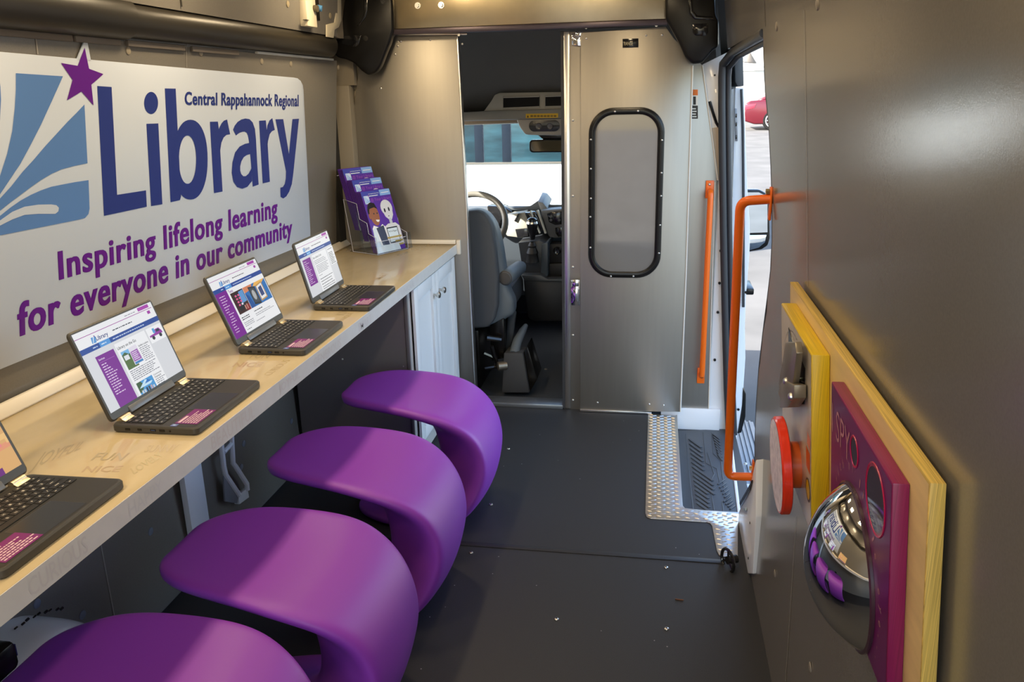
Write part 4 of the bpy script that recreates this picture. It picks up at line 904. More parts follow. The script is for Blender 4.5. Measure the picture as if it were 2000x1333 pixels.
def brochure(d, z, front, lab):
    t = thing('brochure', lab, 'brochure', H(.09, d, z), 'purple library brochures in the acrylic holder')
    up = (k_*.085+z_*.258).normalized(); back = r_.cross(up); back = back if back.dot(k_) > 0 else -back
    o0 = H(.008, d, z)
    C = lambda u, v, e=0: o0 + r_*(BW*u) + up*(BH*v) - back*e
    b = MB(); b.prism([C(0, 0), C(1, 0), C(1, 1), C(0, 1)], back*.0028, 0, 1); b.poly([C(0, 0, .0002), C(1, 0, .0002), C(1, 1, .0002), C(0, 1, .0002)], 0)
    b.build('pages', [paint(88, 52, 158, .22), paint(74, 40, 120, .4)], t)
    if not front: return t
    b = MB(); M = [paint(*c, .25) for c in ((70, 76, 170), (132, 170, 226), (196, 214, 240), (150, 80, 180), (210, 212, 220), (40, 42, 52), (150, 96, 66), (38, 28, 26), (210, 224, 236), (168, 150, 90), (238, 238, 240), (60, 66, 90), (190, 196, 206), (110, 60, 170))]
    e = [.0003]
    def q(k, *pts): e[0] += .00002; b.poly([C(u, v, e[0]) for u, v in pts], k)
    def ell(k, u, v, ru, rv, n=20, a0=0, a1=2*math.pi): q(k, *[(u+ru*math.cos(a0+(a1-a0)*i/n), v+rv*math.sin(a0+(a1-a0)*i/n)) for i in range(n)])
    def tx(s, k, x0, y0, x1, y1, bold=.01): e[0] += .00002; text_to(b, s, lambda u, v: C(x0+(x1-x0)*u, y0+(y1-y0)*v, e[0]), k, bold, 2)
    q(0, (0, .90), (1, .90), (1, 1), (0, 1)); q(1, (.63, .905), (1, .905), (1, 1), (.63, 1)); q(2, (.06, .80), (.23, .80), (.23, .93), (.06, .93))
    for i in range(4): q(1, (.07, .805), (.09+.045*i, .92-.02*i), (.115+.04*i, .91-.025*i))
    q(3, (.20, .93), (.25, .95), (.22, .91)); tx('Central Rappahannock Regional Library', 10, .24, .945, .60, .962); q(10, (.24, .915), (.55, .915), (.55, .925), (.24, .925)); q(10, (.68, .945), (.95, .945), (.95, .955), (.68, .955))
    tx('@ Your Library', 3, .26, .815, .97, .885, .0)
    ell(7, .22, .66, .17, .16); ell(6, .25, .61, .155, .17); ell(6, .08, .60, .03, .045); q(7, (.08, .70), (.20, .82), (.34, .80), (.40, .70), (.30, .735), (.15, .72))
    ell(5, .24, .635, .02, .012); ell(5, .35, .635, .02, .012); ell(10, .31, .535, .062, .040, 14, math.pi, 2*math.pi); q(10, (.05, .40), (.12, .45), (.30, .40), (.42, .45), (.50, .40), (.46, 0), (.05, 0)); q(11, (.18, .40), (.45, .43), (.48, .1), (.25, .1)); q(8, (.0, .0), (.20, 0), (.18, .42), (.05, .38))
    ell(4, .72, .70, .20, .13); q(4, (.55, .66), (.60, .56), (.70, .50), (.80, .50), (.88, .57), (.90, .66)); ell(12, .74, .47, .05, .06)
    ell(5, .635, .66, .028, .035); ell(5, .785, .67, .028, .035); ell(5, .72, .56, .018, .008)
    q(4, (.48, .40), (.62, .44), (.88, .44), (.99, .38), (.99, .08), (.48, .08)); q(5, (.52, .12), (.90, .12), (.90, .38), (.52, .38)); q(8, (.54, .14), (.88, .14), (.88, .36), (.54, .36))
    tx("Hi! I'm Pepper!", 5, .57, .29, .86, .325, .01)
    for y, x0, x1 in ((.20, .46, .97), (.13, .70, .97), (.07, .80, .97)): q(9, (x0, y), (x1, y), (x1, y+.028), (x0, y+.028))
    q(8, (0, 0), (.82, 0), (.80, .10), (.10, .12), (0, .10))
    for i in range(3): q(10, (.08, .03+.025*i), (.28, .03+.025*i), (.28, .038+.025*i), (.08, .038+.025*i))
    b.build('cover_print', M, t); return t
for ti, (d, z, nm) in enumerate(((.006, .006, 'lowest front'), (.056, .053, 'middle'), (.112, .098, 'topmost rear'))):
    for i in range(5):
        brochure(d+i*.0072, z, i == 0, 'purple library brochure at the front of the %s pocket of the acrylic holder' % nm if i == 0 else 'purple library brochure tucked behind the front one in the %s pocket' % nm)

# ------------------------------------------------------------------ activity boards on the right wall
BN = V((-1, 0, -.08)).normalized()
def BP(y, z, off=0): return V((.304+.080*(1.035-z)-off, y, z))
def BQ(px, py, off=0): return on(BP(1, 1.035, off), BN, px, py)
def board(mb, y0, y1, z0, z1, o0, o1, kf, ke, bev=.0):
    mb.prism([BP(y0, z0, o0), BP(y1, z0, o0), BP(y1, z1, o0), BP(y0, z1, o0)], (o0-o1, 0, 0), bev, ke, 2)
    mb.poly([BP(y0+.003, z0+.003, o1+.0003), BP(y1-.003, z0+.003, o1+.0003), BP(y1-.003, z1-.003, o1+.0003), BP(y0+.003, z1-.003, o1+.0003)], kf)
bb = MB(); board(bb, .865, 1.852, .69, 1.035, -.017, 0, 0, 1, .0012)
tag(bb.build('backing_board', [PLYF, PLY]), 'long varnished plywood backing board on the right wall behind the yellow and magenta boards', 'board')
# magenta board
mg = thing('mirror_board', 'magenta activity board with a domed mirror, lettered I SPY, on the plywood backing', 'activity board', BP(1.1, .69))
b = MB(); board(b, .932, 1.290, .686, 1.000, 0.0005, .020, 0, 1, .002); b.build('panel', [MAGF, MAGE], mg)
dc = BP(1.116, .776, .0205)
prof = []; RD, HD = .119, .065; RS = (RD*RD+HD*HD)/(2*HD)
for i in range(19):
    a = math.asin(RD/RS)*(1-i/18); prof.append((RS*math.sin(a), RS*math.cos(a)-(RS-HD)))
b = MB(); b.lathe(prof, dc+BN*.004, BN, 64); b.build('dome_mirror', CHROME, mg, 'all')
b = MB(); b.lathe([(RD+.004, 0), (RD+.004, .004), (RD+.001, .006), (RD-.002, .005)], dc, BN, 64); b.build('mirror_rim', mat('rim_dark', (.05, .02, .03), .25), mg)
dk = mat('porthole', (.05, .03, .05), .06)
for y, z, r in ((1.125, .953, .021), (1.006, .940, .046)):
    c = BP(y, z, .0205); b = MB(); b.lathe([(r+.003, 0), (r+.002, .0012), (r, .0008), (r-.001, -.0005)], c, BN, 40); b.lathe([(r, .0002), (0, .0002)], c, BN, 40, 1)
    b.lathe([(r, .0004), (r*.93, .0004)], c+V((0, 0, 0)), BN, 40, 2); b.build('porthole', [paint(170, 20, 70, .25), dk, paint(150, 14, 60, .2)], mg)
ENG = paint(176, 120, 130, .4)
for w, vs, fs in line_words('I SPY', -.006, 3):
    b = MB(); b.raw([BP(1.278-.125*u, .919+.05*v, .0208) for u, v in vs], fs, 0); b.build('engraved_word', ENG, mg)
i = 0
for w in 'with my little eye...'.split(' '):
    b = MB()
    for ch in w:
        a = math.radians(148-i*8.6); i += 1; ev = V((0, -math.cos(a), math.sin(a))); tv = V((0, -math.sin(a), -math.cos(a)))
        c = V((0, 1.116, .776))+ev*(RD+.022); hgt = .003 if ch == '.' else (.014 if ch in 'ihtlyd' else .010); wdt = .004 if ch in 'il.' else .008
        text_to(b, ch, lambda u, v: (lambda p: BP(p.y, p.z, .0208))(c+tv*(wdt*(u-.5))+ev*(hgt*v)), 0, 0, 2)
    i += 1; b.build('engraved_word', ENG, mg)
# yellow board
yb = thing('lock_board', 'thick yellow-edged activity board with metal latches and a red disc, on the plywood backing', 'activity board', BP(1.58, .655))
b = MB(); board(b, 1.402, 1.765, .655, 1.008, .0005, .031, 0, 1, .0025); b.build('panel', [mat('printed_face', (.52, .46, .37), .22, noise=.08, nscale=12), YELE], yb)
b = MB(); k = .0316
for i in range(34):
    a = math.radians(-20+i*6.2); cc = [(1.585+.155*math.cos(a+da), .87+.12*math.sin(a+da)) for da in (0, .05)]
    (y0, z0), (y1, z1) = cc; d = V((0, y1-y0, z1-z0)).normalized(); nn = V((0, -d.z, d.y))*.0012
    pts = [V((0, y0, z0))-nn, V((0, y1, z1))-nn, V((0, y1, z1))+nn, V((0, y0, z0))+nn]; b.poly([BP(p.y, p.z, k) for p in pts], 0)
def dq(pts, kk, e=.0317): b.poly([BP(y, z, e) for y, z in pts], kk)
dq([(1.415, .815), (1.455, .815), (1.455, .775), (1.415, .775)], 1); dq([(1.41, .845), (1.44, .85), (1.445, .825), (1.415, .82)], 3)
dq([(1.41, .72), (1.76, .74), (1.76, .66), (1.41, .66)], 2, .0315)
b.lathe([(.022, .0), (.0, .0)], BP(1.435, .735, .0319), BN, 24, 4); b.lathe([(.023, .0002), (.019, .0002)], BP(1.435, .735, .0319), BN, 24, 0)
b.build('printed_graphics', [paint(60, 60, 66, .3), paint(206, 92, 34, .3), paint(196, 184, 176, .25), paint(222, 140, 110, .3), paint(214, 170, 30, .3)], yb)
GM = mat('latch_metal', (.24, .205, .15), .34, metal=.45)
def pr(name, pts, o0, o1, m=GM, bev=.002): b = MB(); b.prism([BQ(x, y, o0) for x, y in pts], BN*(o1-o0), bev); return b.build(name, m, yb)
pr('slot', [(1541, 640), (1548, 665), (1573, 720), (1572, 790), (1556, 790), (1541, 690)], .0312, .0325, BLACKG, 0)
pr('latch_arm', [(1547, 668), (1566, 668), (1569, 690), (1560, 760), (1536, 763), (1532, 752)], .040, .052)
pr('latch_catch', [(1552, 742), (1575, 752), (1575, 778), (1562, 796), (1545, 796), (1546, 780), (1541, 768), (1545, 752)], .034, .056)
pr('latch_bar', [(1545, 738), (1560, 738), (1560, 752), (1545, 752)], .032, .044, mat('brass', (.70, .56, .26), .3, metal=1))
for x, y, o in ((1536, 745, .052), (1546, 775, .056)): q = BQ(x, y, o); b = MB(); disc(b, q, BN, .0075, .006, 14); b.build('rivet', BOLT, yb)
# red disc on its stem
dy, dz = 1.545, .734; c = BP(dy, dz, .031); REDD = mat('red_disc', (.72, .035, .010), .22, noise=.2, nscale=30, stretch=(80, 1, 1)); rn = V((-1, 0, 0))
b = MB(); b.cyl(c, c+BN*.024, .046, seg=36); b.build('disc_stem', mat('orange_stem', (.60, .10, .012), .3), yb)
d0 = c+BN*.024
b = MB(); b.lathe([(0, 0), (.094, 0), (.097, .002), (.097, .016), (.094, .019), (.0, .019)], d0, BN, 56); ds = b.build('red_disc', REDD, yb)
b = MB(); b.lathe([(.091, .0194), (0, .0194)], d0, BN, 56); 
b.build('disc_face', mat('reflector_face', (.80, .62, .60), .18, bump=.8, bscale=60, noise=.25, nscale=70), ds)

# ------------------------------------------------------------------ driver's cab
b = MB(); b.box((-1.45, 3.66, -.06), (.34, 5.5, -.02)); struct(b.build('floor', mat('cab_floor', (.052, .058, .066), .6, noise=.2, nscale=200)), 'grey cab floor beyond the doorway')
rows = []
for y, z in ((3.64, 1.86), (3.9, 1.80), (4.2, 1.62), (4.40, 1.47), (4.48, 1.38), (4.72, 1.30)): rows.append([V((-1.46, y, z-.10)), V((-1.30, y, z)), V((-.54, y, z+.03)), V((.22, y, z)), V((.38, y, z-.10))])
b = MB(); b.grid(rows); struct(b.build('ceiling', HEADL), 'dark fabric headliner sloping down over the cab')
b = MB(); b.box((-1.5, 3.66, 1.99), (.25, 4.5, 2.0)); b.prism([(-1.5, 4.5, 2.0), (.25, 4.5, 2.0), (.28, 4.78, 1.36), (-1.5, 4.78, 1.36)], (0, .02, .01)); struct(b.build('ceiling', WHITEP), 'white roof over the cab')
CABS = mat('cab_side', (.10, .105, .11), .5)
b = MB(); lo, hi = -1.50, -1.47
b.box((lo, 3.66, -.3), (hi, 5.5, .80)); b.box((lo, 3.66, 1.34), (hi, 4.8, 2.0)); b.box((lo, 3.66, .80), (hi, 3.95, 1.34)); b.prism([(lo, 5.10, .80), (lo, 5.5, .80), (lo, 4.8, 1.34), (lo, 4.70, 1.34)], (hi-lo, 0, 0))
struct(b.build('wall_left', CABS), 'cab side trim on the driver side')
b = MB(); b.prism([(.345, 3.76, -.3), (.365, 3.76, -.3), (.365, 3.76, .85), (.28, 3.76, 1.45), (.215, 3.76, 2.0), (.195, 3.76, 2.0), (.26, 3.76, 1.45), (.345, 3.76, .85)], (0, .2, 0))
b.prism([(.345, 3.9, -.3), (.365, 3.9, -.3), (.365, 3.9, .80), (.345, 3.9, .80)], (0, 1.6, 0)); b.prism([(.265, 3.9, 1.40), (.285, 3.9, 1.40), (.215, 3.9, 2.0), (.195, 3.9, 2.0)], (0, .9, 0)); b.prism([(.345, 5.10, .80), (.345, 5.5, .72), (.265, 4.8, 1.40), (.265, 4.70, 1.40)], (.02, 0, 0))
struct(b.build('wall_right', CABS), 'cab side trim on the passenger side')
b = MB(); b.prism([(-1.46, 4.735, 1.29), (.36, 4.735, 1.29), (.36, 5.5, .71), (-1.46, 5.5, .71)], (0, .004, .003)); struct(b.build('window_1', GLASS), 'windscreen of the cab')
b = MB(); b.box((-1.46, 5.46, -.3), (.36, 5.52, .70)); struct(b.build('wall_front', DARKCAB), 'front wall under the dashboard')
b = MB(); b.prism([PY(4.5, *p) for p in ((860, 236), (1240, 226), (1240, 233), (860, 245))], (0, .2, -.01), .004); struct(b.build('trim_18', mat('visor_tan', (.28, .22, .16), .5)), 'tan trim over the windscreen')

dash = thing('dashboard', 'grey and black dashboard with centre console seen through the bulkhead doorway', 'dashboard', (-.55, 4.7, 0))
DTOP = mat('dash_top', (.060, .072, .085), .45, bump=.2, bscale=300)
b = MB(); b.prism([(-1.44, 4.60, .775), (-1.44, 4.66, .828), (-1.44, 4.85, .80), (-1.44, 5.42, .69), (-1.44, 5.44, .25), (-1.44, 4.85, .25), (-1.44, 4.70, .50)], (1.71, 0, 0), .012); b.build('fascia', DTOP, dash)
b = MB(); b.prism([PY(4.62, *p) for p in ((986, 402), (1006, 406), (1036, 402), (1052, 391), (1060, 393), (1068, 400), (1200, 400), (1200, 412), (1064, 411), (1050, 416), (1020, 412), (988, 410))], (0, .3, -.05), .005); b.build('top_pad', DTOP, dash)
b = MB(); b.prism([PY(4.56, *p) for p in ((1050, 394), (1060, 396), (1070, 408), (1068, 413), (1056, 411))], (0, .2, .03), .004); b.build('speaker_hump', mat('dash_mid', (.20, .21, .22), .45), dash)
b = MB(); b.prism([PY(4.50, *p) for p in ((1056, 411), (1120, 407), (1120, 462), (1085, 466), (1072, 463), (1064, 440))], (0, .2, .0), .008); b.build('radio_panel', mat('radio_grey', (.095, .10, .105), .4), dash)
b = MB(); b.prism([PY(4.495, *p) for p in ((1068, 418), (1078, 414), (1100, 413), (1100, 438), (1084, 440), (1072, 434))], (0, .03, 0), .003); b.prism([PY(4.495, *p) for p in ((1084, 445), (1100, 443), (1100, 462), (1090, 463), (1085, 456))], (0, .03, 0), .003); b.build('radio', BLACKG, dash)
b = MB()
for px, py in ((1076, 423), (1076, 430), (1084, 420), (1092, 430)): q = PY(4.494, px, py); b.cyl(q, q+V((0, -.004, 0)), .008, seg=12)
b.build('button', mat('btn', (.06, .065, .07), .4), dash)
for i, (pa, pb) in enumerate((((1030, 416), (1046, 452)), ((1040, 414), (1058, 452)))):
    c = MB(); A, B = PY(4.48, *pa), PY(4.48, *pb); w = V((.016, 0, 0)); c.prism([A-w, A+w, B+w, B-w], (0, .08, 0), .004); c.build('air_vent', BLACKG, dash)
c = MB(); A, B = PY(4.475, 1036, 412), PY(4.475, 1055, 456); c.tube([A, B], .006, 8); A, B = PY(4.475, 1050, 411), PY(4.475, 1066, 456); c.tube([A, B], .007, 8); c.build('vent_trim', mat('silver_trim', (.62, .60, .52), .3, metal=.6), dash)
b = MB(); b.prism([PY(4.52, *p) for p in ((988, 420), (1028, 414), (1034, 452), (1020, 466), (990, 462), (980, 440))], (0, .1, 0), .008); b.build('cluster_trim', mat('silver_grey', (.33, .32, .27), .45), dash)
b = MB(); b.prism([PY(4.515, *p) for p in ((1006, 448), (1030, 446), (1032, 462), (1010, 464))], (0, .05, 0), .003); b.prism([PY(4.512, *p) for p in ((1004, 432), (1012, 417), (1016, 417), (1008, 434))], (0, .03, 0), .001); b.build('fascia_slot', BLACKG, dash)
b = MB(); b.prism([PY(4.58, *p) for p in ((950, 402), (984, 404), (1000, 414), (1004, 430), (998, 452), (960, 452))], (0, .1, 0), .01); b.build('instrument_cluster', BLACKG, dash)
b = MB(); b.prism([PY(4.36, *p) for p in ((1012, 474), (1052, 470), (1066, 474), (1062, 536), (1058, 542), (1024, 542), (1018, 512))], (0, .25, 0), .006); b.build('shift_console', mat('console_dark', (.028, .032, .038), .4), dash)
b = MB(); b.prism([PY(4.34, *p) for p in ((1058, 478), (1070, 474), (1070, 540), (1056, 540))], (0, .2, 0), .004); b.build('console_rib', mat('console_blue', (.045, .06, .075), .4), dash)
b = MB(); b.prism([PY(4.42, *p) for p in ((1072, 478), (1120, 476), (1120, 512), (1072, 514))], (0, .1, 0), .003); b.prism([PY(4.38, *p) for p in ((1072, 516), (1120, 514), (1120, 538), (1072, 540))], (0, .1, 0), .003); b.build('storage_recess', mat('recess_black', (.008, .008, .009), .5), dash)
q = PY(4.41, 1088, 490); c = MB(); c.lathe([(.022, 0), (.018, -.006), (.012, -.004), (0, -.004)], q, (0, 1, 0), 20); c.build('power_socket', BLACKG, dash)
b = MB(); b.prism([PY(4.30, *p) for p in ((1022, 546), (1058, 545), (1120, 546), (1120, 628), (1040, 628), (1030, 620))], (0, .3, 0), .01); b.build('storage_bin', mat('bin_black', (.011, .011, .012), .5), dash)
b = MB(); b.prism([PY(4.29, *p) for p in ((1018, 538), (1056, 538), (1070, 546), (1120, 546), (1120, 551), (1066, 551), (1040, 549), (1024, 548))], (0, .1, 0), .003); b.build('bin_edge', mat('bin_edge', (.04, .045, .05), .4), dash)
q = PY(4.31, 1045, 541); b = MB(); b.tube([q+V((.016*math.cos(a), .016*math.sin(a), .002)) for a in [i*math.pi/10 for i in range(20)]], .003, 6, None, True); b.build('cup_ring', CHROME, dash)
gs = thing('gear_lever', 'chrome-trimmed automatic gear lever with a black boot on the centre console', 'gear lever', PY(4.34, 1040, 505))
b = MB(); b.lathe([(.012, 0), (.016, .02), (.027, .06), (.031, .085), (.027, .108), (.015, .118), (0, .12)], PY(4.33, 1040, 468), (0, -.02, 1), 20); b.build('knob', BLACKG, gs)
b = MB(); b.lathe([(.016, .03), (.0315, .084), (.033, .088), (.029, .10)], PY(4.331, 1040, 468), (0, -.02, 1), 20); b.build('knob_trim', mat('satin_silver', (.6, .6, .6), .25, metal=1), gs)
b = MB(); b.lathe([(.036, -.01), (.03, .03), (.033, .04), (.020, .07), (.023, .08), (.012, .10)], PY(4.345, 1040, 508), (0, -.05, 1), 12); b.build('boot', mat('boot', (.014, .014, .015), .5), gs)

stw = thing('steering_wheel', 'grey leather steering wheel partly visible behind the driver seat', 'steering wheel', (-.97, 4.32, .78))
wc = V((-.972, 4.33, .775)); wn = V((0, -.80, .60)).normalized(); wu = V((0, .60, .80)); wr = V((1, 0, 0))
b = MB(); b.tube([wc+(wr*math.cos(a)+wu*math.sin(a))*.185 for a in [i*2*math.pi/48 for i in range(48)]], .0175, 12, None, True); b.build('rim', mat('wheel_leather', (.13, .125, .105), .38), stw)
b = MB(); b.lathe([(.07, 0), (.066, .02), (.04, .03), (0, .032)], wc-wn*.03, wn, 24); b.build('airbag_pad', DARKCAB, stw)
for a in (-.25, math.pi+.25, -math.pi/2):
    d = wr*math.cos(a)+wu*math.sin(a); s = wn.cross(d); b = MB(); b.prism([wc+d*.05+s*.02-wn*.02, wc+d*.175+s*.016, wc+d*.175-s*.016, wc+d*.05-s*.02-wn*.02], -wn*.012, .004); b.build('spoke', mat('spoke', (.42, .42, .38), .3) if 'spoke' not in MAT else MAT['spoke'], stw)

seat = thing('driver_seat', 'dark grey driver seat seen from behind through the bulkhead doorway', 'seat', (-.9, 3.95, -.02))
def seg_prism(y, pts, dy, bev, m, nm): b = MB(); b.prism([PY(y, *p) for p in pts], (0, dy, 0), bev, None, 3); return b.build(nm, m, seat)
seg_prism(3.80, [(880, 420), (925, 412), (938, 414), (950, 424), (960, 446), (967, 490), (972, 545), (971, 600), (964, 628), (952, 641), (880, 646)], .07, .018, SEATF, 'back_shell')
seg_prism(3.865, [(880, 418), (930, 410), (950, 418), (966, 440), (977, 480), (985, 535), (992, 570), (1003, 590), (1003, 618), (985, 624), (972, 640), (880, 646)], .12, .03, SEATL, 'backrest')
b = MB(); A = PY(3.86, 986, 544); b.lathe([(0, -.004), (.030, -.002), (.038, .008), (.039, .06), (.036, .26), (.026, .30), (0, .31)], A, (.12, 1, .0), 24); ar = b.build('armrest', SEATL, seat)
b = MB(); b.lathe([(0, -.0055), (.028, -.0035), (.036, .004)], A, (.12, 1, .0), 24); b.build('armrest_cap', mat('seat_cap', (.085, .08, .078), .6), seat)
b = MB(); b.box((-1.2, 3.95, .36), (-.70, 4.40, .50), .04); b.build('cushion', SEATF, seat)
b = MB(); b.prism([PY(3.86, *p) for p in ((956, 636), (984, 622), (986, 700), (960, 706))], (0, .05, 0), .006); b.box((-1.15, 3.90, -.02), (-.86, 4.3, .30), .01); b.build('frame', BLACK, seat)
b = MB(); b.prism([PY(3.95, *p) for p in ((992, 612), (1002, 600), (1008, 612), (1002, 660), (996, 680), (988, 690))], (0, .02, 0), .004); b.build('seat_belt_stalk', mat('belt', (.04, .05, .06), .5), seat)
b = MB()
for pa, pb, r in (((944, 690), (968, 700), .012), ((960, 676), (974, 720), .010), ((946, 720), (972, 716), .010), ((950, 660), (978, 664), .014)): b.tube([PY(3.80, *pa), PY(3.83, *pb)], r, 8)
b.build('recliner_linkage', BLACKG, seat)
b = MB(); q = PY(3.79, 980, 716); b.cyl(q+V((-.02, 0, 0)), q+V((.02, .02, 0)), .022, seg=16); b.build('pivot', mat('dull_steel', (.30, .26, .20), .4, metal=.8), seat)
hbk = thing('parking_brake', 'black parking brake lever in a tapered grey housing beside the driver seat', 'brake', PY(3.80, 1006, 770))
b = MB(); b.prism([PY(3.80, *p) for p in ((984, 690), (1021, 690), (1034, 768), (980, 768))], (0, .14, -.01), .006); b.build('housing', mat('brake_housing', (.055, .055, .056), .6, bump=.3, bscale=300), hbk)
b = MB(); b.prism([PY(3.82, *p) for p in ((1021, 692), (1030, 676), (1050, 740), (1034, 768))], (0, .16, 0), .006); b.build('side_cover', BLACK, hbk)
b = MB(); b.tube([PY(3.84, 1004, 692), PY(3.90, 1010, 668), PY(4.0, 1020, 648), PY(4.05, 1027, 636)], [.026, .024, .020, .012], 12); b.build('lever', SEATL, hbk)
q = PZ(-.02, 1066, 722); b = MB(); disc(b, q, (0, 0, 1), .009, .005, 10); tag(b.build('floor_screw', mat('brass_dull', (.35, .28, .2), .4, metal=.7)), 'small dull screw in the grey cab floor', 'screw')

oh = thing('overhead_console', 'grey overhead console with two open cubbies and a lamp unit above the windscreen', 'console', (-.54, 4.42, 1.3))
b = MB(); b.prism([PY(4.40, *p) for p in ((944, 218), (960, 196), (966, 185), (976, 181), (1180, 178), (1196, 184), (1210, 210))], (0, .12, -.02), .006); ohb = b.build('shelf_housing', CONSOLE, oh)
for pts in (((983, 190), (1054, 188), (1054, 209), (983, 212)), ((1065, 188), (1136, 186), (1136, 207), (1065, 209))):
    P4 = [PY(4.398, *p) for p in pts]; b = MB(); b.prism(P4, (0, .004, 0)); cu = b.build('cubby', mat('cubby_shade', (.010, .009, .008), .9) if 'cubby_shade' not in MAT else MAT['cubby_shade'], oh)  # flush dark plate; shade inside the open cubby is put into its colour
    b = MB(); b.tube([p+V((0, -.002, 0)) for p in P4], .0045, 8, None, True); b.build('cubby_rim', CONSOLE, cu)
b = MB(); b.prism([PY(4.385, *p) for p in ((860, 222), (944, 217), (1220, 208), (1220, 228), (1012, 233), (860, 237))], (0, .3, -.02), .006); b.build('lower_rail', mat('rail_grey', (.27, .26, .235), .6), oh)
b = MB(); b.prism([PY(4.382, *p) for p in ((1027, 222.5), (1090, 221.5), (1090, 230), (1027, 231))], (0, .002, 0)); 
fn = quad_map(PY(4.381, 1029, 230), PY(4.381, 1033, 230), PY(4.381, 1033, 224), PY(4.381, 1029, 224)); b.poly([fn(0, .05), fn(1, .05), fn(.5, .95)], 1)
for i in range(8): a = 1036+i*6.5; fn = quad_map(PY(4.381, a, 229), PY(4.381, a+5, 229), PY(4.381, a+5, 224.5), PY(4.381, a, 224.5)); b.poly([fn(0, .55), fn(1, .55), fn(1, .85), fn(0, .85)], 1); b.poly([fn(0, .12), fn(1, .12), fn(1, .42), fn(0, .42)], 1)
b.build('warning_sticker', [paint(224, 180, 20), paint(70, 55, 10)], oh)
b = MB(); b.prism([PY(4.40, *p) for p in ((1008, 233), (1120, 230), (1120, 262), (1090, 265), (1026, 263), (1016, 250))], (0, .16, -.01), .010); b.build('lamp_housing', mat('lamp_housing', (.33, .315, .29), .5), oh)
b = MB(); P8 = [V((p.x, 4.394, p.z)) for p in rrect(PY(4.394, 1033, 246).x, PY(4.394, 1093, 246).x, PY(4.394, 1060, 257).z, PY(4.394, 1060, 235).z, .029, 4.394)]; b.prism(P8, (0, .012, 0), .003); lampu = b.build('lamp_unit', mat('lamp_dark', (.02, .022, .026), .25), oh)
for px in (1052, 1074): q = PY(4.393, px, 247); b = MB(); b.lathe([(.017, 0), (.015, .004), (.008, .002), (0, .003)], q, (0, -1, 0), 18); b.build('reading_lamp', mat('lamp_lens', (.09, .09, .10), .1) if 'lamp_lens' not in MAT else MAT['lamp_lens'], lampu)
im = thing('interior_mirror', 'interior rear-view mirror below the overhead console', 'mirror', PY(4.55, 1068, 285))
b = MB(); b.prism([V((p.x, 4.55, p.z)) for p in rrect(PY(4.55, 1034, 285).x, PY(4.55, 1104, 285).x, PY(4.55, 1060, 298).z, PY(4.55, 1060, 273).z, .02, 0)], (0, .03, 0), .006); b.build('shell', BLACK, im)
b = MB(); b.poly([V((p.x, 4.5485, p.z)) for p in rrect(PY(4.55, 1037, 285).x, PY(4.55, 1101, 285).x, PY(4.55, 1060, 295.5).z, PY(4.55, 1060, 275.5).z, .017, 0)]); b.build('mirror_glass', mat('mirror_grey', (.13, .135, .12), .06, metal=1), im)
b = MB(); b.prism([PY(4.57, *p) for p in ((1050, 264), (1110, 262), (1106, 274), (1062, 274))], (0, .05, .0), .006); b.build('mount', BLACK, im)

# ------------------------------------------------------------------ passenger door, mirror, running board seen through the side opening
YDd = 3.73
fd = thing('front_door', 'white front passenger door seen edge-on through the side opening', 'door', PY(YDd, 1445, 700))
b = MB(); b.prism([PY(YDd, *p) for p in ((1453, 172), (1456, 250), (1460, 370), (1464, 430), (1465, 470), (1463, 510), (1457, 580), (1455, 640), (1456, 700), (1450, 790), (1438, 865), (1430, 888), (1424, 860), (1426, 600), (1430, 400), (1434, 240), (1436, 172))], (0, .02, 0), .004)
b.prism([PY(YDd, *p)+V((-.012, .02, 0)) for p in ((1453, 172), (1456, 250), (1460, 370), (1464, 430), (1465, 470), (1463, 510), (1457, 580), (1455, 640), (1456, 700), (1450, 790), (1438, 865), (1424, 860), (1426, 600), (1430, 400), (1434, 172))], (0, 1.05, 0), .01); b.build('door_skin', WHITEP, fd)
b = MB(); b.prism([PY(YDd, *p) for p in ((1434, 88), (1446, 84), (1451, 100), (1453, 168), (1441, 170), (1436, 160))], (0, .9, 0), .004); b.build('window_frame', mat('frame_grey', (.07, .075, .08), .5), fd)
b = MB(); b.tube([PY(YDd-.012, *p) for p in ((1448, 174), (1451, 250), (1452, 370), (1452, 480), (1452, 600))], .006, 8); b.build('door_seal', SEAL, fd)
b = MB(); b.prism([PY(YDd-.008, *p) for p in ((1434, 212), (1439, 212), (1441, 276), (1436, 276))], (0, .008, 0), .002); st = b.build('latch_plate', mat('latch_grey', (.22, .23, .25), .4, metal=.5), fd)
for py in (226, 243, 268): q = PY(YDd-.009, 1438, py); b = MB(); b.box(q-V((.003, .002, .008)), q+V((.003, .001, .008)), .001); b.build('latch_slot', BLACKG, fd)
b = MB(); b.prism([PY(YDd-.004, *p) for p in ((1451, 757), (1457, 770), (1456, 815), (1448, 846), (1440, 848), (1442, 838), (1449, 805))], (0, .8, 0), .004); b.build('side_moulding', BLACK, fd)
b = MB(); q = PY(YDd+.1, 1462, 563); b.box(q-V((.02, .08, .014)), q+V((.016, .10, .016)), .006); b.build('door_handle', BLACK, fd)
for px, py in ((1457, 571), (1442, 800), (1433, 628)): q = PY(YDd-.002, px, py); b = MB(); b.cyl(q, q+V((0, -.005, 0)), .006, seg=12); b.build('plug', BLACK, fd)
wm = thing('wing_mirror', 'tall black-framed wing mirror outside the side opening', 'mirror', PY(4.75, 1480, 490))
ym = 4.75
b = MB(); b.prism([PY(ym, *p) for p in ((1444, 371), (1484, 371), (1497, 378), (1503, 392), (1504, 466), (1500, 480), (1488, 488), (1466, 492), (1444, 492))], (0, .10, 0), .010); b.build('housing', BLACK, wm)
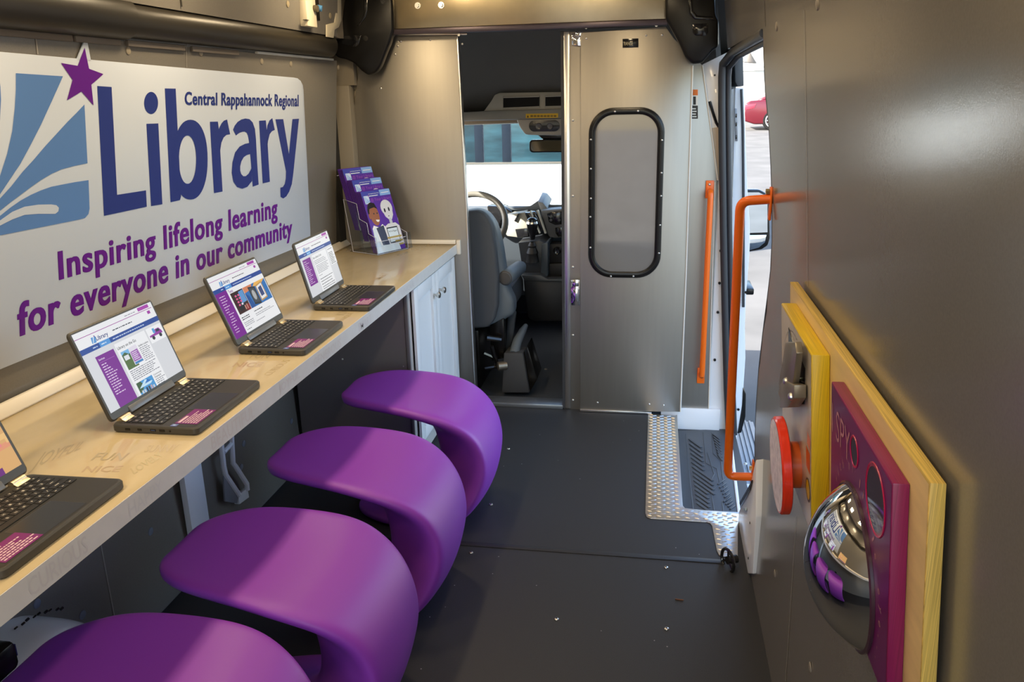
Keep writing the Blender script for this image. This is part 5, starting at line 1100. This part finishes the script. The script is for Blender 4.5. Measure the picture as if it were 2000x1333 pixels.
b = MB(); b.poly([PY(ym-.001, *p) for p in ((1446, 376), (1482, 376), (1494, 382), (1499, 394), (1499, 454), (1446, 456))]); b.build('main_glass', mat('mirror_out', (.62, .70, .76), .03, metal=1), wm)
b = MB(); b.prism([PY(ym-.006, *p) for p in ((1446, 460), (1497, 459), (1494, 474), (1482, 484), (1464, 489), (1446, 489))], (0, .004, 0), .001); b.build('lower_glass', MAT['mirror_out'], wm)
b = MB(); b.box((.42, ym+.02, .78), (PY(ym, 1470, 400).x, ym+.06, .82), .01); b.build('arm', BLACK, wm)
rbd = thing('running_board', 'ribbed grey metal running board outside the side door', 'step', (.5, 3.6, -.3))
b = MB(); b.box((.40, 3.05, -.32), (.57, 4.30, -.30), .004)
for i in range(7): b.box((.412+i*.022, 3.05, -.30), (.422+i*.022, 4.30, -.294), .002)
b.build('tread', mat('runner_grey', (.20, .225, .26), .4, metal=.4), rbd)
b = MB(); b.box((.40, 3.42, -.30), (.56, 3.50, -.28), .004); b.build('crossbar', paint(190, 198, 212, .3), rbd)
for px, py in ((1436, 906), (1456, 907)): q = PZ(-.288, px, py); b = MB(); disc(b, q, (0, 0, 1), .009, .006, 10); b.build('bolt', BOLT, rbd)
b = MB(); b.prism([PZ(-.068, *p) for p in ((1421, 836), (1427, 836), (1447, 1004), (1441, 1004))], (0, 0, -.20), .002); struct(b.build('trim_19', WHITEP), 'white sill edge of the side door step')
b = MB(); b.box((.06, 3.615, -.075), (.33, 3.64, .03), .002); struct(b.build('trim_20', WHITEP), 'white riser at the front of the step')

# ------------------------------------------------------------------ outdoors
ASPH = mat('asphalt', (.088, .084, .079), .9, noise=.22, nscale=1.3, bump=.3, bscale=60)
b = MB(); b.grid([[V((x, y, z)) for x in (-60, 0, 60)] for y, z in ((-40, -.65), (7, -.65), (31, -.02), (46, .3), (120, 1.0))]); struct(b.build('ground', ASPH), 'sunlit asphalt car park outside')
YC2 = 31; ZG = -.02
x0 = PY(YC2, 1452, 220).x
car = thing('car', 'red saloon car parked across the lot, seen through the side opening', 'car', (x0+2.3, YC2+.9, ZG))
CR = mat('car_red', (.075, .004, .009), .25, coat=.2)
def cp_(pts, y0, dy, bev, m, nm, par=car): b = MB(); b.prism([(x0+x, YC2+y0, ZG+z) for x, z in pts], (0, dy, 0), bev, None, 3); return b.build(nm, m, par)
cp_([(.02, .35), (0, .62), (.06, .92), (.20, 1.02), (.75, 1.06), (3.2, 1.02), (4.4, .88), (4.7, .70), (4.72, .35), (4.2, .22), (.4, .22)], 0, 1.8, .06, CR, 'body')
cp_([(.45, 1.02), (1.20, 1.40), (2.3, 1.46), (3.4, 1.04)], .12, 1.56, .08, CR, 'cabin')
cp_([(.78, 1.08), (1.28, 1.36), (2.2, 1.40), (3.05, 1.07)], .10, .04, .01, mat('car_glass', (.03, .035, .04), .05), 'side_window')
cp_([(.03, .72), (.05, .90), (.42, .92), (.36, .78)], -.012, .03, .006, mat('tail_lamp', (.75, .03, .05), .2), 'tail_light')
for wx in (1.02, 3.75):
    b = MB(); b.lathe([(.20, 0), (.33, .01), (.345, .05), (.345, .2), (.2, .22)], (x0+wx, YC2-.02, ZG+.345), (0, 1, 0), 32); w = b.build('wheel', mat('tyre', (.012, .012, .012), .95, spec=.1) if 'tyre' not in MAT else MAT['tyre'], car)
    b = MB(); b.cyl((x0+wx, YC2+.02, ZG+.345), (x0+wx, YC2+.04, ZG+.345), .24, seg=28)
    for i in range(10):
        a = i*math.pi/5; d = V((math.cos(a), 0, math.sin(a))); s = V((-d.z, 0, d.x))*.018; c = V((x0+wx, YC2-.015, ZG+.345)); b.prism([c+s, c+d*.24+s, c+d*.24-s, c-s], (0, .02, 0))
    b.tube([V((x0+wx+.235*math.cos(a), YC2-.01, ZG+.345+.235*math.sin(a))) for a in [i*math.pi/14 for i in range(28)]], .02, 8, None, True)
    b.build('rim', mat('alloy', (.70, .70, .70), .3, metal=.6) if 'alloy' not in MAT else MAT['alloy'], w)
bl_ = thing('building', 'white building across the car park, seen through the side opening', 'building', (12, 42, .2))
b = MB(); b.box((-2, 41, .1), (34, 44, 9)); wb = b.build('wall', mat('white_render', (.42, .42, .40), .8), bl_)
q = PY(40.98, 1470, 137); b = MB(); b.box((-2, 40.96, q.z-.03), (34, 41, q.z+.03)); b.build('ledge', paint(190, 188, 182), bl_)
q = PY(40.9, 1463, 112); bq = thing('barn_lamp', 'grey gooseneck lamp on the white building outside', 'lamp', q)
b = MB(); A = PY(40.98, 1449, 108); b.tube([A, PY(40.7, 1452, 104), PY(40.5, 1457, 102), PY(40.3, 1462, 106)], .03, 8); b.build('arm', paint(84, 78, 70), bq)
b = MB(); b.lathe([(.05, 0), (.10, -.08), (.34, -.34), (.36, -.40), (.34, -.40)], PY(40.3, 1465, 104), (.15, 0, 1), 20); b.build('shade', paint(84, 78, 70), bq)
bus = thing('parked_bus', 'white parked bus with dark teal windows seen through the windscreen', 'bus', (-1.8, 10.5, -.6))
YB2 = 10.0
b = MB(); b.box((-6.4, YB2, -.35), (.30, YB2+2.3, 2.2), .06); b.build('body', mat('bus_white', (.86, .86, .88), .35), bus)
TEAL = mat('bus_glass', (.012, .036, .048), .22, spec=.35, noise=.6, nscale=7, stretch=(.35, 1, 1.6))  # teal of the reflected surroundings is put into the glass colour
zb = PY(YB2, 1000, 316.5).z; zt = 1.50
for i, (xa, xb2) in enumerate(((-6.3, -4.55), (-4.5, -3.2), (-3.15, -2.12), (-2.06, -1.78), (-1.72, -.5), (-.45, .22))):
    xl, xr = xa, xb2
    b = MB(); b.box((xl, YB2-.012, zb), (xr, YB2+.01, zt), .004); w = b.build('window', TEAL, bus)
    b = MB(); b.box((xr-.05, YB2-.02, zb), (xr+.055, YB2+.005, zt), .003); b.build('window_post', mat('post_blue', (.004, .007, .014), .9, spec=.1) if 'post_blue' not in MAT else MAT['post_blue'], w)
b = MB(); b.box((-6.3, YB2-.016, zb-.025), (.25, YB2+.004, zb), .002); b.build('window_rail', mat('post_rail', (.12, .10, .08), .4), bus)
for wx in (-5.2, -.5):
    b = MB(); b.lathe([(.25, 0), (.40, .01), (.42, .05), (.42, .25), (.2, .26)], (wx, YB2-.02, -.23), (0, 1, 0), 28); b.build('wheel', MAT['tyre'], bus)
